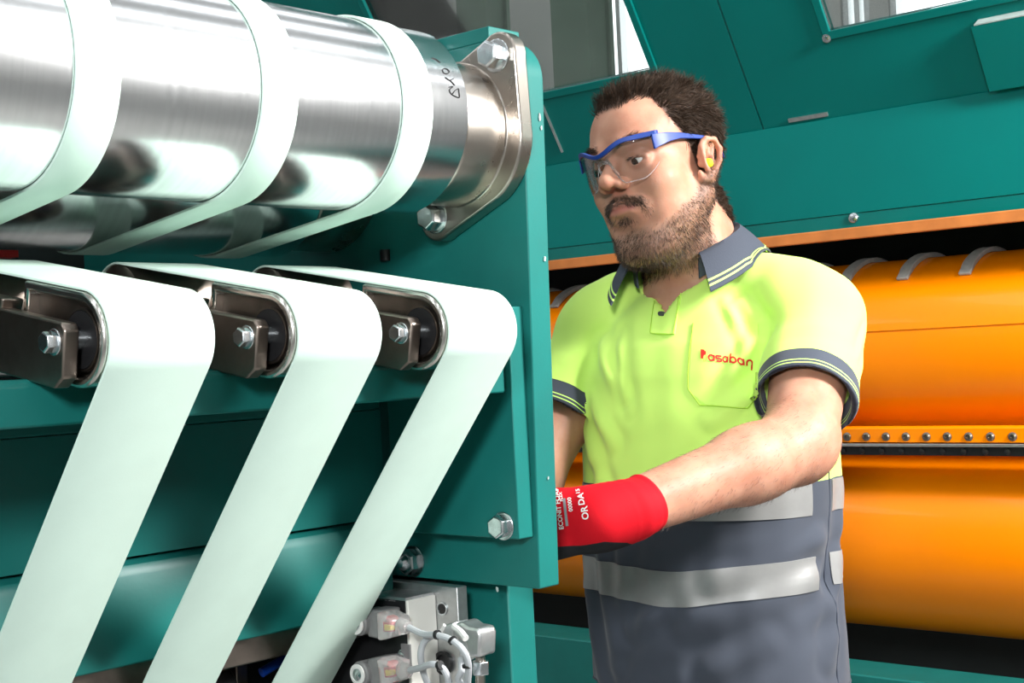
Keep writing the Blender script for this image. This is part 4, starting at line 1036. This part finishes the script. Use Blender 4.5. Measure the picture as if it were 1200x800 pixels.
strip(-96, TE-3, lambda th: 1.2510, lambda th: 1.2120)
strip(TB, 180, lambda th: 1.160, lambda th: 1.120, 40); strip(TB, 180, lambda th: 1.2510, lambda th: 1.2120, 40)
# side seam piping
gs = G()
def drape_line(pts, r, off=.0006, n=6):
    P_ = []
    for p in smooth_path([(x, y, 0) for x, y in pts], n):
        h = cast_px(p.x, p.y)
        if h[0] is not None: P_.append(h[0]+h[1]*off)
    return P_
seam = [radial(TS, z) for z in np.linspace(1.30, .99, 24)]
gpart('side_seam', G().tube([p+n*.0002 for p, n in seam], .0011, 6), mat('seam_thread', (.05, .06, .085), .8), parent=shirt)
gpart('hem_band', G().tube([radial(th, .9885)[0] for th in range(-180, 180, 5)], .0022, 6), mat('hem_cloth', (.062, .071, .093), .85), parent=shirt)
# placket, button, pocket
M['yellow_cloth'] = mat('yellow_cloth', (.66, .96, .19), .8, spec=.15, bump=.2, bscale=900, dist=.0004)
M['grey_cloth'] = mat('grey_ribbed_cloth', (.062, .071, .093), .85, spec=.2, bump=.5, bscale=500, dist=.0006, stretch=(1, 1, .25))
def pix_patch(quad, nu, nv, m, name, off=.001, shape=None, **k):
    """bilinear grid over four picture points, dropped on the shirt"""
    a, b, c, d = [Vector((*q, 0)) for q in quad]; grid = []
    for j in range(nv+1):
        row = []
        for i in range(nu+1):
            u, v = i/nu, j/nv
            if shape: u = shape(u, v)
            p = (a*(1-u)+b*u)*(1-v)+(d*(1-u)+c*u)*v; h = cast_px(p.x, p.y)
            if h[0] is None: h = (row[-1][0], row[-1][1]) if row else (grid[-1][0][0], grid[-1][0][1])
            row.append((h[0], h[1]))
        grid.append(row)
    return patch(name, grid, m, off, **k)
pix_patch(((768, 351), (799, 340), (791, 392), (764, 391)), 8, 12, 'yellow_cloth', 'placket', .0022, thick=.0026)
h = cast_px(775, 370)
gpart('button', G().lathe(Vector(h[0])+h[1]*.0022, h[1], [(0, .0052), (.0016, .0054), (.0022, .0046), (.0016, .004), (.0017, .0001)], 24), mat('dark_button', (.06, .075, .07), .35), parent=shirt)
for ln in (((797, 342), (794, 366), (790, 391)), ((767, 354), (765, 372), (763, 390)), ((763, 391), (776, 393), (790, 392))):
    q = drape_line(ln, 0, .0026)
    if len(q) > 3: gpart('placket_stitch', G().tube(q, .0006, 6), mat('placket_thread', (.40, .66, .05), .8), parent=shirt)
pk = pix_patch(((813, 379), (889, 380), (888, 478), (812, 474)), 28, 28, 'yellow_cloth', 'chest_pocket', .0014, shape=lambda u, v: (u-.5)*(1-.42*max(0, (v-.84)/.16)-.0)+.5-.055*math.sin(min(1, v/.84)*math.pi*.5)*(1-u)*(1-max(0, (v-.84)/.16)), thick=.002)
out_ = [(813, 379), (808.5, 410), (806.5, 440), (806.8, 456), (820, 474.5), (850, 476.5), (876, 478), (889, 462)]
M['stitch'] = mat('stitched_edge', (.40, .68, .05), .8)
for seg in (out_,):
    pts = []
    for a, b in zip(seg, seg[1:]):
        for i in range(10):
            x, y = a[0]+(b[0]-a[0])*i/10, a[1]+(b[1]-a[1])*i/10; h = cast_px(x, y)
            if h[0] is not None: pts.append(h[0]+h[1]*.0012)
    gpart('pocket_edge', G().tube(pts, .0008, 6), 'stitch', parent=shirt)
# chest lettering: rounded stroke letters
def logo_pt(x, y):   # x, y in stroke units: x right, y up from the baseline
    return (821.0+x*.97, 420.9+x*.118-y)
def ribbon(strokes, w, m, name, mapf, bvh=None, off=.0024, parent=None, caps=True):
    vs = []; fs = []
    for st in strokes:
        dens = []
        for a, b in zip(st, st[1:]):
            n = max(1, int(math.hypot(b[0]-a[0], b[1]-a[1])/1.0)); dens += [(a[0]+(b[0]-a[0])*i/n, a[1]+(b[1]-a[1])*i/n) for i in range(n)]
        dens.append(st[-1]); o_ = len(vs); ok = True; row = []
        for i, p in enumerate(dens):
            q0, q1 = dens[max(0, i-1)], dens[min(len(dens)-1, i+1)]; dx, dy = q1[0]-q0[0], q1[1]-q0[1]; L_ = math.hypot(dx, dy) or 1; nx, ny = -dy/L_*w/2, dx/L_*w/2
            for s_ in (1, -1):
                h = cast_px(*mapf(p[0]+nx*s_, p[1]+ny*s_), bvh)
                if h[0] is None: ok = False; break
                row.append(h[0]+h[1]*off)
            if not ok: break
        if ok and len(row) > 3:
            vs += row; fs += [(o_+2*i, o_+2*i+1, o_+2*i+3, o_+2*i+2) for i in range(len(row)//2-1)]
    return gpart(name, G().add(vs, fs), m, None, parent=parent or shirt)
def circ(cx, cy, r, a0=0, a1=360, n=18): return [(cx+r*math.cos(math.radians(a0+(a1-a0)*i/n)), cy+r*math.sin(math.radians(a0+(a1-a0)*i/n))) for i in range(n+1)]
r_ = 3.05
lt = []
x = 10.2
def A_(x): return [circ(x+3, 3, r_), [(x+6.1, 6.6), (x+6.1, -.6)]]
lt += A_(10.2); lt += [[(25.2, 6.1), (20.6, 6.1)]+circ(20.2, 4.55, 1.55, 90, 270, 8)+[(23.6, 3.0)]+circ(23.6, 1.45, 1.55, 90, -90, 8)+[(19.0, -.1)]]
lt += A_(27.2); lt += [circ(40.0, 3, r_), [(36.8, 10.4), (36.8, -.6)]]; lt += A_(45.4)
lt += [[(55.2, -.6), (55.2, 3.0)]+circ(58.3, 3, 3.1, 180, 0, 12)+[(61.4, -5.2)]]
M['logo_red'] = mat('red_print', (.62, .02, .01), .6)
ribbon(lt, 2.0, 'logo_red', 'chest_lettering', logo_pt)
ribbon([[(.9, 10.4), (5.4, 10.4)], [(.9, 8.9), (7.0, 8.9)], [(.9, 7.4), (7.3, 7.4)], [(.9, 5.9), (6.6, 5.9)], [(.9, 4.4), (4.6, 4.4)], [(.9, 2.9), (4.2, 2.9)], [(.9, 1.4), (4.0, 1.4)]], 1.7, 'logo_red', 'chest_lettering', logo_pt)
ribbon([[(2.4, .4), (4.2, .2), (4.4, -2.4), (6.4, -1.6), (7.2, .4), (7.6, 5.2)]], .6, mat('pale_print', (.55, .75, .02), .6), 'chest_lettering', logo_pt)

# collar: stands round the neck and folds down over the shoulders
NC = np.array((-.020, .004))
def collar(name, m, s0, s1, off=0., th0=-1, th1=1, thick=.0022):
    """a0..a1 angle round the neck (0 = back, +150 = front on his left); s across: 0 stand foot, .3 fold, 1 outer edge"""
    nu, nv = 72, 14; vs = []; fs = []
    def pt(u, s, o_):
        a = -150+u*(137+150); w = math.radians(a); ca = math.cos(w); dirx, diry = math.sin(w), math.cos(w)
        front = (1-ca)/2
        rad = .0660+.012*front*front; zt = 1.592-.044*front**1.1-.020*front**4       # fold line
        out = (.043+.012*front)*(1-.45*(a < -60)); drop = .036+.006*front
        tip = max(0, (abs(u-.5)*2-.80)/.20)
        if s < .3: k = s/.3; r_ = rad-.003+.0015*k; z = zt-.030*(1-k)
        else:
            k = (s-.3)/.7; out2 = out*(1+.25*tip); r_ = rad+.002*math.sin(min(1, k*4)*math.pi/2)+out2*k**1.0*.86; z = zt+.0022*math.sin(min(1, k*5)*math.pi)-drop*(1+.25*tip)*(k**1.35)
        if s >= .3:
            q_ = SB.ray_cast(Vector((NC[0]+dirx*r_, NC[1]+diry*(r_*(.98+.12*front)), 1.66)), Vector((0, 0, -1)))
            if q_[0] is not None: z = max(z, q_[0].z+.0035*min(1, k*3))
        p = Vector((NC[0]+dirx*r_*1.0, NC[1]+diry*(r_*(.98+.12*front)), z)); return p
    du = 1e-3
    for lay in (0, 1):
        for i in range(nu+1):
            for j in range(nv+1):
                u = i/nu; s = s0+(s1-s0)*j/nv; p = pt(u, s, 0)
                n = (pt(u+du, s, 0)-p).cross(pt(u, s+du, 0)-p)
                n = n.normalized() if n.length > 1e-12 else Vector((0, 0, 1))
                vs.append(p+n*(off+(thick if lay else 0))*COLS)
    N_ = (nu+1)*(nv+1)
    for i in range(nu):
        for j in range(nv):
            a = i*(nv+1)+j; fs += [(a, a+1, a+nv+2, a+nv+1), (N_+a, N_+a+nv+1, N_+a+nv+2, N_+a+1)]
    for i in range(nu):
        for j in (0, nv): a = i*(nv+1)+j; fs.append((a, a+nv+1, N_+a+nv+1, N_+a))
    for j in range(nv):
        for i in (0, nu): a = i*(nv+1)+j; fs.append((a, a+1, N_+a+1, N_+a))
    return gpart(name, G().add(vs, fs), m, None, parent=shirt, ang=60)
COLS = 1
M['lime_trim'] = mat('lime_trim', (.62, .93, .20), .8)
collar('collar', 'grey_cloth', 0, 1)
collar('collar_stripe', 'lime_trim', .845, .870, -.0007, thick=.0036)
collar('collar_stripe', 'lime_trim', .915, .940, -.0007, thick=.0036)

# ------------------------------------------------------------------ gloves
def glove(Wp, Kp, Ep, back, lab):
    f = unit(Ep-Wp); lo = np.minimum.reduce([Wp, Kp, Wp+f*.08])-.09; hi = np.maximum.reduce([Wp, Kp, Wp+f*.08])+.09
    lo[2] = min(lo[2], Kp[2]-.10)
    Fd = Field(*[np.arange(lo[i], hi[i], .0022) for i in range(3)])
    hand(Fd, Wp, Kp, back, .0015)
    Fd.cone(Wp+f*.012, Wp+f*.060, .0290, .0312, .012); Fd.cone(Wp-f*.015, Wp+f*.012, .0275, .0275, .02)
    A_ = Wp+f*.047
    def cut(X, Y, Z): return np.maximum((A_[0]-X)*f[0]+(A_[1]-Y)*f[1]+(A_[2]-Z)*f[2], -1)
    Fd.put(cut, A_-.12, A_+.12, .002, 's', .02)
    v, q = Fd.mesh(); v = smooth_verts(v.astype(float), q, 2, .5); n = normals(v, q)
    s_ = (v-A_) @ f; v = v+n*(.0022*np.exp(-((s_+.004)/.0035)**2)+.0002*np.sin(s_*420)*(s_ > -.04)*(s_ < -.01))[:, None]
    o = npmesh('glove', v, q, glove_m, man, label=lab)
    d = unit(Kp-Wp); up = unit(np.array((0, 0, 1.))-d*d[2]); nb = unit(back-d*back.dot(d)-up*back.dot(up))
    # dipped palm: everything beyond a wavy line below the back of the hand
    t = (v-Wp) @ d; h = (v-Wp) @ up; b_ = (v-Wp) @ nb
    lim = np.interp(t, [-.06, -.03, -.012, .01, .035, .07, .11, .16], [-.062, -.042, -.0275, -.0215, -.0235, -.0215, -.021, .02])
    set_attr(o, 'dip', np.maximum(lim-h, np.where(t > -.012, -.006-b_, -.05))); return o, v, q
glove_m = mat('red_knit_glove', (.55, .004, .012), .75, spec=.2, bump=.35, bscale=800, dist=.0005)
def glove_nodes(m):
    N, L = m.node_tree.nodes, m.node_tree.links; P_ = N['Principled BSDF']; a = N.new('ShaderNodeAttribute'); a.attribute_name = 'dip'
    mr = N.new('ShaderNodeMapRange'); mr.inputs[1].default_value = 0; mr.inputs[2].default_value = .0006; L.new(a.outputs['Fac'], mr.inputs[0])
    x = N.new('ShaderNodeMix'); x.data_type = 'RGBA'; L.new(mr.outputs[0], x.inputs[0]); x.inputs[6].default_value = (.55, .004, .012, 1); x.inputs[7].default_value = (.016, .015, .017, 1); L.new(x.outputs[2], P_.inputs['Base Color'])
glove_nodes(glove_m)
go, gv, gq = glove(WL, KL, EL, np.array((1., -.2, 0)), 'red knitted glove with black dipped palm and white print')
glove(WR, KR, ER, np.array((-1., -.2, 0)), 'red knitted glove behind the side plate')
GBV = BVHTree.FromPolygons([tuple(v) for v in gv], [tuple(int(i) for i in q) for q in gq])
M['white_print'] = mat('white_print', (.78, .78, .76), .6)
def print_text(body, px, py, size, ang):
    """text laid on the glove; px,py picture position of its middle, size in picture pixels"""
    cu = bpy.data.curves.new('t', 'FONT'); cu.body = body; cu.size = size; cu.align_x = 'CENTER'; cu.align_y = 'CENTER'; cu.resolution_u = 3; cu.offset = .02*size
    to = bpy.data.objects.new('t', cu); COL.objects.link(to); bpy.context.view_layer.update()
    me = bpy.data.meshes.new_from_object(to.evaluated_get(bpy.context.evaluated_depsgraph_get()))
    bpy.data.objects.remove(to); bpy.data.curves.remove(cu); w = math.radians(ang); c, s = math.cos(w), math.sin(w); vs = []
    for v in me.vertices:
        X, Y = v.co.x, v.co.y; h = cast_px(px+X*c+Y*s, py+X*s-Y*c, GBV); vs.append(None if h[0] is None else h[0]+h[1]*.0006)
    fs = [tuple(f.vertices) for f in me.polygons if all(vs[i] is not None for i in f.vertices)]
    vs = [v if v is not None else Vector((0, 0, 0)) for v in vs]; bpy.data.meshes.remove(me)
    used_ = sorted({i for f in fs for i in f}); mp = {a: b for b, a in enumerate(used_)}
    if fs: gpart('glove_print', G().add([vs[i] for i in used_], [tuple(mp[i] for i in f) for f in fs]), 'white_print', None, parent=go)
print_text('ECONIT FOAM', 655, 595, 7.6, 262)
print_text('FLEX', 657.5, 582, 5.0, 262)
print_text('00000', 668.5, 591, 6.6, 262)
print_text('15', 677.5, 576, 6.5, 262)
print_text('DA', 681.5, 585, 10, 262)
print_text('OR', 686, 601, 11, 262)
ribbon([[(661, 584), (665, 616)]], 3.2, mat('grey_print', (.25, .25, .26), .5), 'glove_print', lambda x, y: (x, y), GBV, .0006, parent=go)
# ------------------------------------------------------------------ trousers, belt line and shoes
Tr = Field(np.arange(-.26, .26, .006), np.arange(-.22, .20, .006), np.arange(.0, 1.03, .006))
def hips(X, Y, Z):
    w = np.interp(Z, [.78, .9, 1.02], [.172, .168, .163]); d = np.interp(Z, [.78, .9, 1.02], [.12, .122, .120])
    e_ = (np.abs(X/w)**2.2+np.abs((Y)/d)**2.2)**(1/2.2); return np.maximum((e_-1)*.12, np.maximum(.80-Z, Z-1.005))
Tr.put(hips, (-.18, -.13, .78), (.18, .13, 1.01), .02)
FT = ((.11, -.02), (-.12, .03))
for sx, (fx, fy) in zip((1, -1), FT):
    Tr.cone((sx*.088, .0, .86), (sx*.105, fy-.015, .50), .092, .066, .05); Tr.cone((sx*.105, fy-.015, .50), (fx, fy+.02, .075), .064, .056, .03)
tv, tq = Tr.mesh(); tv = smooth_verts(tv.astype(float), tq, 2, .5); tn = normals(tv, tq); tv = tv+tn*(flow_noise(tv, 22, 1.1)[:, 0]*.004*np.clip((.5-tv[:, 2])*3, .3, 1))[:, None]
npmesh('trousers', tv, tq, mat('black_work_trousers', (.016, .017, .022), .85, noise=.3, nscale=30), man)
M['shoe'] = mat('black_leather', (.018, .017, .016), .4); M['sole'] = mat('rubber_sole', (.03, .03, .03), .7)
for fx, fy in FT:
    sh = Field(np.arange(fx-.07, fx+.07, .005), np.arange(fy-.22, fy+.11, .005), np.arange(-.02, .16, .005))
    sh.cone((fx, fy+.03, .055), (fx, fy-.13, .045), .042, .040, .03); sh.cone((fx, fy+.02, .06), (fx, fy+.015, .11), .046, .050, .02)
    sh.put(lambda X, Y, Z: .018-Z+0*X+0*Y, (fx-.1, fy-.25, -.02), (fx+.1, fy+.15, .05), .002, 'i')
    v, q = sh.mesh(); so = npmesh('shoe', v, q, 'shoe', man)
    ol = [(fx+.045*math.cos(w)*(1.05 if math.sin(w) < 0 else .9), fy-.05+.125*math.sin(w)) for w in [2*math.pi*i/28 for i in range(28)]]
    n = 28; gpart('sole', G().add([(x, y, .0005) for x, y in ol]+[(x, y, .022) for x, y in ol], [tuple(range(n)), tuple(range(n, 2*n))]+[(i, (i+1) % n, n+(i+1) % n, n+i) for i in range(n)]), 'sole', parent=so)
